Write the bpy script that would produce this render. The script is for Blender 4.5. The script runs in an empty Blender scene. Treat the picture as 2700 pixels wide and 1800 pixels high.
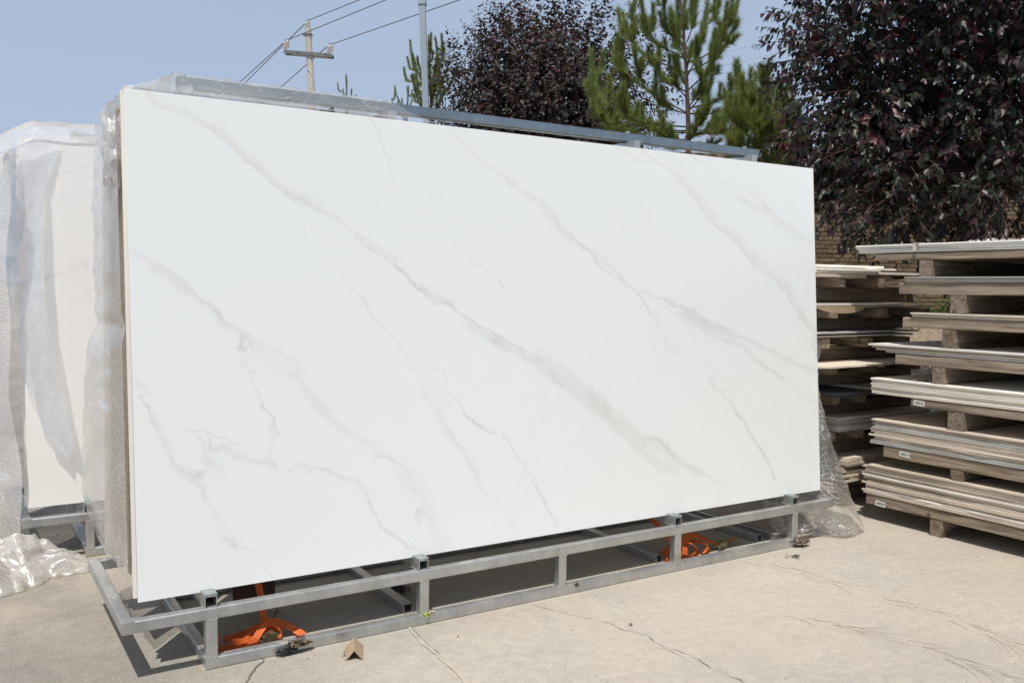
import bpy, bmesh, math, random
import numpy as np
from mathutils import Vector, Matrix, noise

# ------------------------------------------------------------------ camera
scn = bpy.context.scene
COL = scn.collection
CAM = Vector((-0.48923, -2.96249, 1.23567))
RR = Vector((0.84735, -0.53093, 0.01061))      # right
UU = Vector((0.02313, 0.05686, 0.99811))       # up
FF = Vector((0.53054, 0.84550, -0.06046))      # forward
FPX = 2383.09
cd = bpy.data.cameras.new('camera'); cam = bpy.data.objects.new('camera', cd); COL.objects.link(cam)
cam.matrix_world = Matrix(((RR.x, UU.x, -FF.x, CAM.x), (RR.y, UU.y, -FF.y, CAM.y), (RR.z, UU.z, -FF.z, CAM.z), (0, 0, 0, 1)))
cd.sensor_width = 36.0; cd.lens = FPX / 2700 * 36; cd.clip_start = 0.05; cd.clip_end = 1500
scn.camera = cam

# ------------------------------------------------------------------ light
SUNV = Vector((-0.055, -0.058, 0.164)).normalized()
w = bpy.data.worlds.new('World'); scn.world = w; w.use_nodes = True
nt = w.node_tree; nt.nodes.clear()
sky = nt.nodes.new('ShaderNodeTexSky'); sky.sky_type = 'NISHITA'; sky.sun_disc = False
sky.sun_elevation = math.asin(SUNV.z); sky.sun_rotation = math.atan2(SUNV.x, SUNV.y)
sky.altitude = 0; sky.air_density = 1.0; sky.dust_density = 1.8; sky.ozone_density = 2.0
bg = nt.nodes.new('ShaderNodeBackground'); bg.inputs['Strength'].default_value = 0.10
wo = nt.nodes.new('ShaderNodeOutputWorld')
# thin summer haze: whitens the sky toward the horizon, all the way round
_tc = nt.nodes.new('ShaderNodeTexCoord'); _sx = nt.nodes.new('ShaderNodeSeparateXYZ'); nt.links.new(_tc.outputs['Generated'], _sx.inputs[0])
_rp = nt.nodes.new('ShaderNodeValToRGB'); _rp.color_ramp.elements[0].color = (.92, .92, .92, 1); _rp.color_ramp.elements[1].color = (.0, .0, .0, 1)
_e = _rp.color_ramp.elements.new(.34); _e.color = (.80, .80, .80, 1); _e = _rp.color_ramp.elements.new(.58); _e.color = (.10, .10, .10, 1)
nt.links.new(_sx.outputs[2], _rp.inputs[0])
_mx = nt.nodes.new('ShaderNodeMix'); _mx.data_type = 'RGBA'; _mx.inputs[7].default_value = (4.6, 5.62, 7.3, 1)
nt.links.new(_rp.outputs[0], _mx.inputs[0]); nt.links.new(sky.outputs[0], _mx.inputs[6])
nt.links.new(_mx.outputs[2], bg.inputs[0]); nt.links.new(bg.outputs[0], wo.inputs[0])
sd = bpy.data.lights.new('sun', 'SUN'); sun = bpy.data.objects.new('sun', sd); COL.objects.link(sun)
sd.energy = 4.05; sd.angle = math.radians(0.53); sd.color = (1.0, 0.955, 0.89)
sun.rotation_euler = SUNV.to_track_quat('Z', 'Y').to_euler(); sun.location = (0, 0, 20)
scn.view_settings.view_transform = 'Standard'; scn.view_settings.look = 'None'
scn.view_settings.exposure = 0.0; scn.view_settings.gamma = 1.0
scn.view_settings.use_curve_mapping = False
scn.render.engine = 'CYCLES'
scn.cycles.transparent_max_bounces = 24; scn.cycles.max_bounces = 8

# ------------------------------------------------------------------ helpers
rnd = random.Random(7)
nrng = np.random.default_rng(11)
def P(px, py, D):
    """point at depth D along the view axis for a position in the photograph"""
    return CAM + (RR * ((px - 1350) / FPX) - UU * ((py - 900) / FPX) + FF) * D
def link(o, parent=None):
    COL.objects.link(o)
    if parent is not None: o.parent = parent
    return o
def tag(o, label=None, cat=None, group=None, kind=None):
    if label: o['label'] = label
    if cat: o['category'] = cat
    if group: o['group'] = group
    if kind: o['kind'] = kind
    return o
def empty(name, loc=(0, 0, 0)):
    o = bpy.data.objects.new(name, None); o.location = loc; o.empty_display_size = 0.1
    return link(o)
class MB:
    def __init__(s): s.v = []; s.f = []; s.sm = False
    def add(s, vs, fs):
        n = len(s.v); s.v += [tuple(v) for v in vs]; s.f += [tuple(i + n for i in f) for f in fs]
    def box(s, x0, x1, y0, y1, z0, z1, j=0.0):
        r = rnd.uniform
        s.add([(x + r(-j, j), y + r(-j, j), z + r(-j, j)) for z in (z0, z1) for y in (y0, y1) for x in (x0, x1)],
              [(0, 2, 3, 1), (4, 5, 7, 6), (0, 1, 5, 4), (2, 6, 7, 3), (0, 4, 6, 2), (1, 3, 7, 5)])
    def prof(s, p0, p1, pts, up=(0, 0, 1), segs=1, j=0.0, inner=None, cap0=True, cap1=True, inner_depth=None):
        """extrude closed profile pts [(a,b)] from p0 to p1; a is along side, b along up"""
        p0 = Vector(p0); p1 = Vector(p1); d = (p1 - p0).normalized(); up = Vector(up)
        side = d.cross(up).normalized(); up2 = side.cross(d).normalized()
        n = len(pts); vs = []; fs = []
        for k in range(segs + 1):
            c = p0.lerp(p1, k / segs)
            oa = rnd.uniform(-j, j); ob = rnd.uniform(-j, j)
            for (a, b) in pts: vs.append(c + side * (a + oa + rnd.uniform(-j, j) * .3) + up2 * (b + ob + rnd.uniform(-j, j) * .3))
        for k in range(segs):
            for i in range(n):
                a = k * n + i; b = k * n + (i + 1) % n
                fs.append((a, b, b + n, a + n))
        if inner is None:
            if cap0: fs.append(tuple(range(n)))
            if cap1: fs.append(tuple(range(len(vs) - 1, len(vs) - 1 - n, -1)))
        else:
            m = len(vs)
            for c in (p0, p1):
                for (a, b) in inner: vs.append(c + side * a + up2 * b)
            for i in range(n):
                i2 = (i + 1) % n
                fs.append((m + i, m + n + i, m + n + i2, m + i2))
                fs.append((i, m + i, m + i2, i2))
                L = segs * n
                fs.append((L + i, L + i2, m + n + i2, m + n + i))
        s.add(vs, fs)
    def tube(s, p0, p1, w=.038, h=.038, r=.005, hollow=False, up=(0, 0, 1), t=.0025):
        def ring(w, h, r, k=4):
            o = []
            for (cx, cy, a0) in ((w / 2 - r, h / 2 - r, 0), (-w / 2 + r, h / 2 - r, 90), (-w / 2 + r, -h / 2 + r, 180), (w / 2 - r, -h / 2 + r, 270)):
                for i in range(k):
                    a = math.radians(a0 + 90 * i / (k - 1)); o.append((cx + r * math.cos(a), cy + r * math.sin(a)))
            return o
        s.prof(p0, p1, ring(w, h, r), up=up, inner=ring(w - 2 * t, h - 2 * t, max(r - t, .0008)) if hollow else None)
    def cyl(s, pts, rad, n=8, caps=True):
        pts = [Vector(p) for p in pts]
        if not isinstance(rad, (list, tuple)): rad = [rad] * len(pts)
        vs = []; fs = []
        ref = Vector((0.123, 0.456, 0.88))
        for i, p in enumerate(pts):
            d = (pts[min(i + 1, len(pts) - 1)] - pts[max(i - 1, 0)]).normalized()
            a = d.cross(ref)
            if a.length < .1: a = d.cross(Vector((1, 0, 0)))
            a.normalize(); b = d.cross(a)
            for k in range(n):
                t = 2 * math.pi * k / n; vs.append(p + (a * math.cos(t) + b * math.sin(t)) * rad[i])
        for i in range(len(pts) - 1):
            for k in range(n):
                k2 = (k + 1) % n; fs.append((i * n + k, i * n + k2, (i + 1) * n + k2, (i + 1) * n + k))
        if caps: fs.append(tuple(range(n - 1, -1, -1))); fs.append(tuple(range(len(vs) - n, len(vs))))
        s.add(vs, fs)
    def mesh(s, name, m, smooth=False):
        me = bpy.data.meshes.new(name); me.from_pydata(s.v, [], s.f); me.update()
        bm = bmesh.new(); bm.from_mesh(me); bmesh.ops.recalc_face_normals(bm, faces=bm.faces); bm.to_mesh(me); bm.free()
        for mm in (m if isinstance(m, (list, tuple)) else [m]): me.materials.append(mm)
        if smooth: me.polygons.foreach_set('use_smooth', [True] * len(me.polygons))
        return me
    def build(s, name, m, parent=None, smooth=False, loc=None):
        o = bpy.data.objects.new(name, s.mesh(name, m, smooth))
        if loc: o.location = loc
        return link(o, parent)
def raw_mesh(name, V, F, m, smooth=False, attrs=None):
    """numpy vertices (n,3); faces: list of arrays with the same number of corners"""
    me = bpy.data.meshes.new(name)
    V = np.asarray(V, dtype=np.float32); me.vertices.add(len(V)); me.vertices.foreach_set('co', V.ravel())
    loops = np.concatenate([f.ravel() for f in F]).astype(np.int32)
    sizes = np.concatenate([np.full(len(f), f.shape[1]) for f in F]).astype(np.int32)
    me.loops.add(len(loops)); me.loops.foreach_set('vertex_index', loops)
    me.polygons.add(len(sizes)); me.polygons.foreach_set('loop_start', np.concatenate([[0], np.cumsum(sizes)[:-1]]).astype(np.int32))
    try: me.polygons.foreach_set('loop_total', sizes)
    except Exception: pass
    if attrs:
        for k, a in attrs.items():
            at = me.attributes.new(k, 'FLOAT', 'POINT'); at.data.foreach_set('value', np.asarray(a, dtype=np.float32))
    me.update(calc_edges=True); me.validate()
    me.materials.append(m)
    if smooth: me.polygons.foreach_set('use_smooth', [True] * len(me.polygons))
    return me
def copy_tree(o, parent=None):
    c = o.copy(); COL.objects.link(c)
    if parent is not None: c.parent = parent
    for ch in list(o.children): copy_tree(ch, c)
    return c
def fbm(x, y, z=0.0, oct=4):
    return noise.fractal(Vector((x, y, z)), 1.0, 2.0, oct)

# ------------------------------------------------------------------ materials
def nodes(name):
    m = bpy.data.materials.new(name); m.use_nodes = True; n = m.node_tree; n.nodes.clear()
    out = n.nodes.new('ShaderNodeOutputMaterial'); return m, n, out
def N(n, t, **kw):
    nd = n.nodes.new(t)
    for k, v in kw.items():
        if k.startswith('i_'):
            key = k[2:]; nd.inputs[int(key) if key.isdigit() else key.replace('_', ' ')].default_value = v
        else: setattr(nd, k, v)
    return nd
def ramp(n, fac, stops):
    r = n.nodes.new('ShaderNodeValToRGB'); e = r.color_ramp.elements
    while len(e) > len(stops): e.remove(e[-1])
    while len(e) < len(stops): e.new(0.5)
    for el, (p, c) in zip(e, stops):
        el.position = p; el.color = (*c, 1) if len(c) == 3 else c
    n.links.new(fac, r.inputs[0]); return r.outputs[0]
def mixc(n, fac, a, b, mode='MIX'):
    m = n.nodes.new('ShaderNodeMix'); m.data_type = 'RGBA'; m.blend_type = mode
    for s, v in ((m.inputs[0], fac), (m.inputs[6], a), (m.inputs[7], b)):
        if hasattr(v, 'is_output'): n.links.new(v, s)
        elif isinstance(v, (int, float)): s.default_value = v
        else: s.default_value = (*v, 1)
    return m.outputs[2]
def math_(n, op, a, b=0.0, clamp=False):
    m = n.nodes.new('ShaderNodeMath'); m.operation = op; m.use_clamp = clamp
    for s, v in ((m.inputs[0], a), (m.inputs[1], b)):
        if hasattr(v, 'is_output'): n.links.new(v, s)
        else: s.default_value = v
    return m.outputs[0]
def tex(n, scale, detail=4.0, rough=0.55, stretch=(1, 1, 1), coord='Object', dist=0.0, off=None):
    tc = n.nodes.new('ShaderNodeTexCoord'); mp = n.nodes.new('ShaderNodeMapping'); mp.inputs['Scale'].default_value = stretch
    if off: mp.inputs['Location'].default_value = off
    n.links.new(tc.outputs[coord], mp.inputs[0])
    t = N(n, 'ShaderNodeTexNoise', i_Scale=scale, i_Detail=detail, i_Roughness=rough, i_Distortion=dist)
    n.links.new(mp.outputs[0], t.inputs['Vector']); return t.outputs['Fac']
def principled(n, out, col, rough=.5, metal=0.0, spec=.5, bump=None, bstr=.3, bdist=.01, **kw):
    b = n.nodes.new('ShaderNodeBsdfPrincipled')
    for s, v in ((b.inputs['Base Color'], col), (b.inputs['Roughness'], rough), (b.inputs['Metallic'], metal)):
        if hasattr(v, 'is_output'): n.links.new(v, s)
        elif isinstance(v, (int, float)): s.default_value = v
        else: s.default_value = (*v, 1)
    b.inputs['Specular IOR Level'].default_value = spec
    for k, v in kw.items(): b.inputs[k].default_value = v
    if bump is not None:
        bp = N(n, 'ShaderNodeBump', i_Strength=bstr, i_Distance=bdist); n.links.new(bump, bp.inputs['Height']); n.links.new(bp.outputs[0], b.inputs['Normal'])
    n.links.new(b.outputs[0], out.inputs[0]); return b
def objrand(n):
    return n.nodes.new('ShaderNodeObjectInfo').outputs['Random']
def simple(name, a, b, scale=8, rough=.6, metal=0., spec=.4, bstr=.2, bdist=.004, stretch=(1, 1, 1), detail=5, vary=0.0, bscale=None):
    m, n, out = nodes(name)
    f = tex(n, scale, detail, .6, stretch)
    c = ramp(n, f, [(.3, a), (.7, b)])
    if vary:
        v = math_(n, 'MULTIPLY_ADD', objrand(n), vary); n.nodes[-1].inputs[2].default_value = 1 - vary / 2
        hs = n.nodes.new('ShaderNodeHueSaturation'); n.links.new(c, hs.inputs['Color']); n.links.new(v, hs.inputs['Value']); c = hs.outputs[0]
    bf = tex(n, bscale or scale * 6, 6, .65, stretch)
    principled(n, out, c, rough, metal, spec, bf, bstr, bdist); return m

def mat_concrete():
    m, n, out = nodes('concrete')
    big = tex(n, .55, 5, .6, dist=.6); mid = tex(n, 2.6, 7, .62, dist=.4); fine = tex(n, 22, 6, .7); grit = tex(n, 120, 4, .75)
    c = ramp(n, big, [(.30, (.375, .345, .297)), (.5, (.435, .395, .333)), (.7, (.480, .433, .362))])
    c2 = ramp(n, mid, [(.3, (.36, .345, .315)), (.5, (.42, .385, .325)), (.72, (.475, .42, .345))])
    c = mixc(n, .55, c, c2)
    # worn, wetter and greyer slab at the left
    tc = n.nodes.new('ShaderNodeTexCoord'); sx = n.nodes.new('ShaderNodeSeparateXYZ'); n.links.new(tc.outputs['Object'], sx.inputs[0])
    g = math_(n, 'MULTIPLY_ADD', sx.outputs[0], -1.1); n.nodes[-1].inputs[2].default_value = .85
    g = math_(n, 'ADD', g, math_(n, 'MULTIPLY', math_(n, 'SUBTRACT', big, .5), 1.6), True)
    stre = tex(n, 3.0, 7, .68, (.75, 1.2, 1), dist=1.0)
    dark = ramp(n, stre, [(.3, (.205, .19, .165)), (.55, (.27, .247, .21)), (.75, (.34, .305, .25))])
    c = mixc(n, math_(n, 'MULTIPLY', g, .92), c, dark)
    # faint tyre/scrape marks
    wv = tex(n, 5, 8, .75, (.28, 1.1, 1), dist=2.2)
    l = ramp(n, wv, [(.47, (0, 0, 0)), (.5, (1, 1, 1)), (.53, (0, 0, 0))])
    c = mixc(n, math_(n, 'MULTIPLY', math_(n, 'MULTIPLY', l, mid), .30), c, (.30, .24, .175))
    # grain and specks
    c = mixc(n, .35, c, ramp(n, fine, [(.3, (.30, .30, .30)), (.7, (.62, .62, .62))]), 'OVERLAY')
    gs = ramp(n, big, [(.40, (.16, .16, .16)), (.62, (.34, .34, .34))]); gs = math_(n, 'ADD', gs, math_(n, 'MULTIPLY', g, .25), True)
    c = mixc(n, gs, c, ramp(n, grit, [(.36, (.22, .22, .22)), (.64, (.76, .76, .76))]), 'OVERLAY')
    st1 = ramp(n, tex(n, 1.1, 7, .7, (.6, 1.5, 1), dist=1.5, off=(3, 7, 0)), [(.52, (0, 0, 0)), (.66, (1, 1, 1))]); c = mixc(n, math_(n, 'MULTIPLY', st1, .30), c, (.30, .28, .25))
    st2 = ramp(n, tex(n, .8, 5, .6, (1.3, .5, 1), dist=1.0, off=(8, 2, 0)), [(.50, (0, 0, 0)), (.68, (1, 1, 1))]); c = mixc(n, math_(n, 'MULTIPLY', st2, .35), c, (.50, .42, .32))
    vo2 = N(n, 'ShaderNodeTexVoronoi', i_Scale=34.0); n.links.new(tc.outputs['Object'], vo2.inputs['Vector'])
    sp2 = ramp(n, vo2.outputs['Distance'], [(.04, (1, 1, 1)), (.10, (0, 0, 0))]); c = mixc(n, math_(n, 'MULTIPLY', sp2, .55), c, (.62, .57, .48))
    vo = N(n, 'ShaderNodeTexVoronoi', i_Scale=55.0); n.links.new(tc.outputs['Object'], vo.inputs['Vector'])
    sp = ramp(n, vo.outputs['Distance'], [(.03, (1, 1, 1)), (.07, (0, 0, 0))])
    c = mixc(n, math_(n, 'MULTIPLY', sp, .5), c, (.13, .11, .09))
    bmp = math_(n, 'ADD', math_(n, 'MULTIPLY', fine, .8), math_(n, 'MULTIPLY', grit, .35))
    principled(n, out, c, .85, 0, .25, bmp, .35, .004); return m

def mat_galv(name, base=(.50, .505, .50), rough=.42, metal=.75):
    m, n, out = nodes(name)
    a = tex(n, 7, 6, .65); b = tex(n, 90, 4, .7); s = tex(n, 30, 5, .7, (1, .15, .15))
    c = ramp(n, a, [(.3, tuple(x * .86 for x in base)), (.7, tuple(min(1, x * 1.12) for x in base))])
    c = mixc(n, .25, c, ramp(n, s, [(.35, (.3, .3, .3)), (.7, (.68, .68, .68))]), 'OVERLAY')
    dust = ramp(n, math_(n, 'MULTIPLY', a, b), [(.27, (0, 0, 0)), (.40, (1, 1, 1))])
    geo = n.nodes.new('ShaderNodeNewGeometry'); sp = n.nodes.new('ShaderNodeSeparateXYZ'); n.links.new(geo.outputs['Normal'], sp.inputs[0])
    upf = math_(n, 'MULTIPLY', ramp(n, sp.outputs[2], [(.7, (0, 0, 0)), (.98, (1, 1, 1))]), .55)
    dfac = math_(n, 'MULTIPLY', upf, math_(n, 'ADD', dust, .25), True)
    c = mixc(n, dfac, c, (.42, .38, .31))
    ru = ramp(n, tex(n, 16, 6, .75, off=(4, 1, 2)), [(.66, (0, 0, 0)), (.74, (1, 1, 1))]); c = mixc(n, math_(n, 'MULTIPLY', ru, .45), c, (.20, .13, .075))
    dk = ramp(n, tex(n, 5, 8, .7, (1, 1, 1), off=(9, 3, 2)), [(.60, (0, 0, 0)), (.72, (1, 1, 1))]); c = mixc(n, math_(n, 'MULTIPLY', dk, .35), c, (.17, .17, .165))
    r = math_(n, 'MULTIPLY_ADD', b, .22); n.nodes[-1].inputs[2].default_value = rough - .1
    r2 = math_(n, 'MULTIPLY_ADD', dfac, .4); n.links.new(r, n.nodes[-1].inputs[2])
    me = math_(n, 'MULTIPLY_ADD', dfac, -metal); n.nodes[-1].inputs[2].default_value = metal
    principled(n, out, c, r2, me, .5, b, .12, .002); return m

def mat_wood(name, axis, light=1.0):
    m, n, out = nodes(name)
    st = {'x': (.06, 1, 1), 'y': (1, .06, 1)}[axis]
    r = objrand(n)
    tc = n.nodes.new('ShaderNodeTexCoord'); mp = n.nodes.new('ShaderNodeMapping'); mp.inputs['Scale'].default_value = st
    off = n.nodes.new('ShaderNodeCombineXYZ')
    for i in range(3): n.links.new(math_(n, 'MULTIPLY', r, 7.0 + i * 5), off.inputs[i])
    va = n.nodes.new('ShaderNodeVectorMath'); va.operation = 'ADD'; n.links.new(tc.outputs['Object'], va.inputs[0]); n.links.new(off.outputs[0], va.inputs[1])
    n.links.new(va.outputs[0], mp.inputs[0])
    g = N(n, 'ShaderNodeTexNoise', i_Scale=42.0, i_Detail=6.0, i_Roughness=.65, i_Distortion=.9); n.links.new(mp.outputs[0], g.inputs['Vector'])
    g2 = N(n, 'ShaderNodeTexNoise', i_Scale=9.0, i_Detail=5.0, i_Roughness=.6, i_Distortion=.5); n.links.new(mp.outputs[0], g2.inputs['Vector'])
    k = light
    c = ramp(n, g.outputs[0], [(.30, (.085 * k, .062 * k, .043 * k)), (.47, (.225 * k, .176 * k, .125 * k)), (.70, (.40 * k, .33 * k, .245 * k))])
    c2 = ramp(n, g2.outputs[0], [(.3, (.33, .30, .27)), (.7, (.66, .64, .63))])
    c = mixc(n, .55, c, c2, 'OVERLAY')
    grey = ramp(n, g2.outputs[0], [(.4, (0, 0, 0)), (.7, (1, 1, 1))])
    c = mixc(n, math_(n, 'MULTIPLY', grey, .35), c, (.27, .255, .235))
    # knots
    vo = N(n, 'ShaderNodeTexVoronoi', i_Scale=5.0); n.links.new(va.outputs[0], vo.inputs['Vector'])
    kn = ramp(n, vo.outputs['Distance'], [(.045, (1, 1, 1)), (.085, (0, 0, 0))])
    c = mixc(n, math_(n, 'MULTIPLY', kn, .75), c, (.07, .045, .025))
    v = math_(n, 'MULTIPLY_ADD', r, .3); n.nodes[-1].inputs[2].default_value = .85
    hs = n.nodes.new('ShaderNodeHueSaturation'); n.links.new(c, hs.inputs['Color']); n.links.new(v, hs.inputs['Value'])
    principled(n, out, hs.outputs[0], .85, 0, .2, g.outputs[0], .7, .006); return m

def mat_sheet(name, col, dirty=.3):
    m, n, out = nodes(name)
    a = tex(n, 9, 6, .65, (1, .5, 1)); b = tex(n, 60, 5, .7, (1, .2, 4))
    c = ramp(n, b, [(.3, tuple(x * .87 for x in col)), (.6, col)])
    d = ramp(n, a, [(.42, (0, 0, 0)), (.68, (1, 1, 1))])
    c = mixc(n, math_(n, 'MULTIPLY', d, dirty), c, (.24, .20, .15))
    v = math_(n, 'MULTIPLY_ADD', objrand(n), .28); n.nodes[-1].inputs[2].default_value = .86
    hs = n.nodes.new('ShaderNodeHueSaturation'); n.links.new(c, hs.inputs['Color']); n.links.new(v, hs.inputs['Value'])
    principled(n, out, hs.outputs[0], .7, 0, .3, b, .3, .003); return m

def mat_slab(name, vein=True, base=(.825, .85, .825)):
    m, n, out = nodes(name)
    if vein:
        at = N(n, 'ShaderNodeAttribute', attribute_name='vein')
        f = tex(n, 26, 6, .7); f2 = tex(n, 6, 4, .6, dist=.5)
        k = math_(n, 'MULTIPLY_ADD', f, 1.1); n.nodes[-1].inputs[2].default_value = .42
        fac = math_(n, 'MULTIPLY', at.outputs['Fac'], k, True)
        warm = mixc(n, f2, (.58, .565, .56), (.60, .575, .54))
        cloud = mixc(n, math_(n, 'MULTIPLY', f2, .5), base, tuple(x * .975 for x in base))
        c = mixc(n, math_(n, 'MULTIPLY', fac, .74), cloud, warm)
    else:
        f2 = tex(n, 1.4, 5, .65, dist=.9); l = ramp(n, f2, [(.485, (0, 0, 0)), (.5, (1, 1, 1)), (.53, (0, 0, 0))])
        c = mixc(n, math_(n, 'MULTIPLY', l, .3), base, (.6, .56, .52))
    rr_ = ramp(n, tex(n, 2.2, 6, .65, dist=1.2), [(.3, (.235, .235, .235)), (.75, (.285, .285, .285))])
    principled(n, out, c, rr_, 0, .5); return m

def mat_film(name, opac=.35, tint=(.95, .94, .92), bscale=7, stretch=(1, 1, 1), lines=.3, lscale=60, ldirs=((0, .3, 1),), lw=.10, gloss=.1, glw=.05):
    m, n, out = nodes(name)
    a = tex(n, bscale, 4, .55, stretch, dist=1.0); b = tex(n, bscale * 5, 5, .65, stretch, dist=.6)
    bp = N(n, 'ShaderNodeBump', i_Strength=.7, i_Distance=.02); n.links.new(math_(n, 'ADD', a, math_(n, 'MULTIPLY', b, .3)), bp.inputs['Height'])
    tr = N(n, 'ShaderNodeBsdfTransparent'); tr.inputs[0].default_value = (.985, .98, .97, 1)
    di = N(n, 'ShaderNodeBsdfDiffuse'); di.inputs[0].default_value = (*tint, 1)
    tl = N(n, 'ShaderNodeBsdfTranslucent'); tl.inputs[0].default_value = (*tint, 1)
    gl = N(n, 'ShaderNodeBsdfGlossy'); gl.inputs[0].default_value = (1, 1, 1, 1); gl.inputs['Roughness'].default_value = gloss
    n.links.new(bp.outputs[0], gl.inputs['Normal'])
    m1 = n.nodes.new('ShaderNodeMixShader'); m1.inputs[0].default_value = .45; n.links.new(di.outputs[0], m1.inputs[1]); n.links.new(tl.outputs[0], m1.inputs[2])
    # fine stretched creases, with sun glints painted in as white lines
    tc = n.nodes.new('ShaderNodeTexCoord'); sx = n.nodes.new('ShaderNodeSeparateXYZ'); n.links.new(tc.outputs['Object'], sx.inputs[0])
    cr = None
    for k, d in enumerate(ldirs):
        wob = tex(n, 3.0 + k, 4, .6, off=(k * 3.1, 0, 0)); acc = math_(n, 'MULTIPLY', wob, 9.0)
        for i in range(3):
            if d[i]: acc = math_(n, 'ADD', acc, math_(n, 'MULTIPLY', sx.outputs[i], d[i] * lscale))
        f = math_(n, 'ABSOLUTE', math_(n, 'SUBTRACT', math_(n, 'FRACT', acc), .5))
        l = ramp(n, f, [(.0, (1, 1, 1)), (lw, (0, 0, 0))]); cr = l if cr is None else math_(n, 'MAXIMUM', cr, l)
    gate = ramp(n, tex(n, 5.5, 5, .7, off=(1.7, 2, 0)), [(.42, (.08,) * 3), (.60, (1, 1, 1))])
    o1 = ramp(n, a, [(.35, (opac * .65,) * 3), (.65, (min(1, opac * 1.3),) * 3)])
    o = math_(n, 'MULTIPLY_ADD', math_(n, 'MULTIPLY', cr, gate), lines, True); n.links.new(o1, n.nodes[-1].inputs[2])
    m2 = n.nodes.new('ShaderNodeMixShader'); n.links.new(o, m2.inputs[0]); n.links.new(tr.outputs[0], m2.inputs[1]); n.links.new(m1.outputs[0], m2.inputs[2])
    fr = N(n, 'ShaderNodeFresnel', i_IOR=1.35)
    m3 = n.nodes.new('ShaderNodeMixShader'); ff = math_(n, 'MULTIPLY_ADD', fr.outputs[0], .4, True); n.nodes[-1].inputs[2].default_value = glw
    n.links.new(ff, m3.inputs[0]); n.links.new(m2.outputs[0], m3.inputs[1]); n.links.new(gl.outputs[0], m3.inputs[2])
    n.links.new(m3.outputs[0], out.inputs[0]); return m

def mat_leaf(name, stops, rough=.38, trans=.25, attr='tone', spec=.5):
    m, n, out = nodes(name)
    at = N(n, 'ShaderNodeAttribute', attribute_name=attr)
    c = ramp(n, at.outputs['Fac'], stops)
    b = principled(n, out, c, rough, 0, spec)
    tl = N(n, 'ShaderNodeBsdfTranslucent'); c2 = mixc(n, 1.0, c, (1.6, 1.3, .9), 'MULTIPLY'); n.links.new(c2, tl.inputs[0])
    mx = n.nodes.new('ShaderNodeMixShader'); mx.inputs[0].default_value = trans
    n.links.new(b.outputs[0], mx.inputs[1]); n.links.new(tl.outputs[0], mx.inputs[2]); n.links.new(mx.outputs[0], out.inputs[0]); return m

def mat_strap():
    m, n, out = nodes('orange_webbing')
    tc = n.nodes.new('ShaderNodeTexCoord'); sx = n.nodes.new('ShaderNodeSeparateXYZ'); n.links.new(tc.outputs['UV'], sx.inputs[0])
    l = ramp(n, math_(n, 'ABSOLUTE', math_(n, 'SUBTRACT', sx.outputs[1], .5)), [(.02, (1, 1, 1)), (.035, (0, 0, 0))])
    dsh = ramp(n, math_(n, 'FRACT', math_(n, 'MULTIPLY', sx.outputs[0], 90.0)), [(.5, (1, 1, 1)), (.56, (0, 0, 0))])
    a = tex(n, 12, 4, .6)
    c = ramp(n, a, [(.3, (.50, .085, .014)), (.7, (.76, .17, .035))])
    c = mixc(n, math_(n, 'MULTIPLY', math_(n, 'MULTIPLY', l, dsh), .8), c, (.05, .02, .01))
    g = tex(n, 700, 2, .5)
    principled(n, out, c, .6, 0, .3, g, .3, .001); return m

M = {}
M['concrete'] = mat_concrete()
M['galv'] = mat_galv('galvanised_steel', (.52, .53, .525), .36, .8)
M['galv_sky_tint'] = mat_galv('galvanised_ridge', (.27, .32, .35), .36, .85)  # same steel, base darkened and blued to carry the sky's reflection
M['wood_x'] = mat_wood('weathered_wood_shaded_x', 'x', .78); M['wood_y'] = mat_wood('weathered_wood_y', 'y', 1.08)  # bearer wood (x) darkened in its colour for the shade inside the piles
M['wood_red'] = mat_wood('reddish_wood', 'y', 1.0)
M['slab'] = mat_slab('marble_slab'); M['slab2'] = mat_slab('marble_slab_plain', False, (.84, .82, .78)); M['slab_warm'] = mat_slab('marble_slab_warm', True, (.85, .83, .785)); M['slab_edge'] = simple('slab_edge', (.72, .69, .63), (.82, .79, .73), 9, .7, stretch=(1, 1, .2))
M['slab_back'] = simple('slab_back', (.42, .37, .28), (.55, .49, .39), 6, .8, bstr=.3, stretch=(1, 1, 1))
M['sheet_white'] = mat_sheet('sheet_white', (.90, .86, .78), .08)
M['sheet_cream'] = mat_sheet('sheet_cream', (.72, .63, .51), .28)
M['sheet_grey'] = mat_sheet('sheet_grey', (.50, .50, .475), .35)
M['sheet_brown'] = mat_sheet('sheet_brown', (.58, .49, .385), .4)
M['sheet_dark'] = mat_sheet('sheet_dark', (.085, .09, .10), .1)
M['film'] = mat_film('wrap_film', .30, lines=.25, lscale=45)
M['film_heavy'] = mat_film('wrap_film_heavy', .50, (.97, .955, .935), 4.0, (1, 1, .5), .5, 55, ((.3, .2, 1), (.6, .4, .5)), .09, .12, .07)
M['film_end'] = mat_film('wrap_film_end', .34, (.97, .945, .90), 3.5, (1, 1, .5), .60, 40, ((0, .35, 1), (0, -.5, .8)), .09, .12, .015)
M['film_heap'] = mat_film('wrap_film_heap', .42, (.98, .95, .89), 6, (1, 1, 1), .4, 50, ((1, .5, .4), (-.5, 1, .3)), .08, .10, .09)
M['film_clear'] = mat_film('wrap_film_clear', .20, (.95, .96, .955), 5, (.3, 1, 1), .35, 26, ((.12, 1.6, 1.2), (.35, -1, .9)), .07, .1, .03)
M['film_right'] = mat_film('wrap_film_right', .10, (.97, .95, .91), 6, (1, 1, 1), .8, 40, ((.2, .6, 1), (.1, -.9, .7)), .10, .1, .06)
M['film_flap'] = mat_film('wrap_flap', .42, (.82, .86, .93), 3, (1, 1, .4), .12, 30, ((1, 0, .5),), .1, .2, .02)
M['strap'] = mat_strap()
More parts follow.
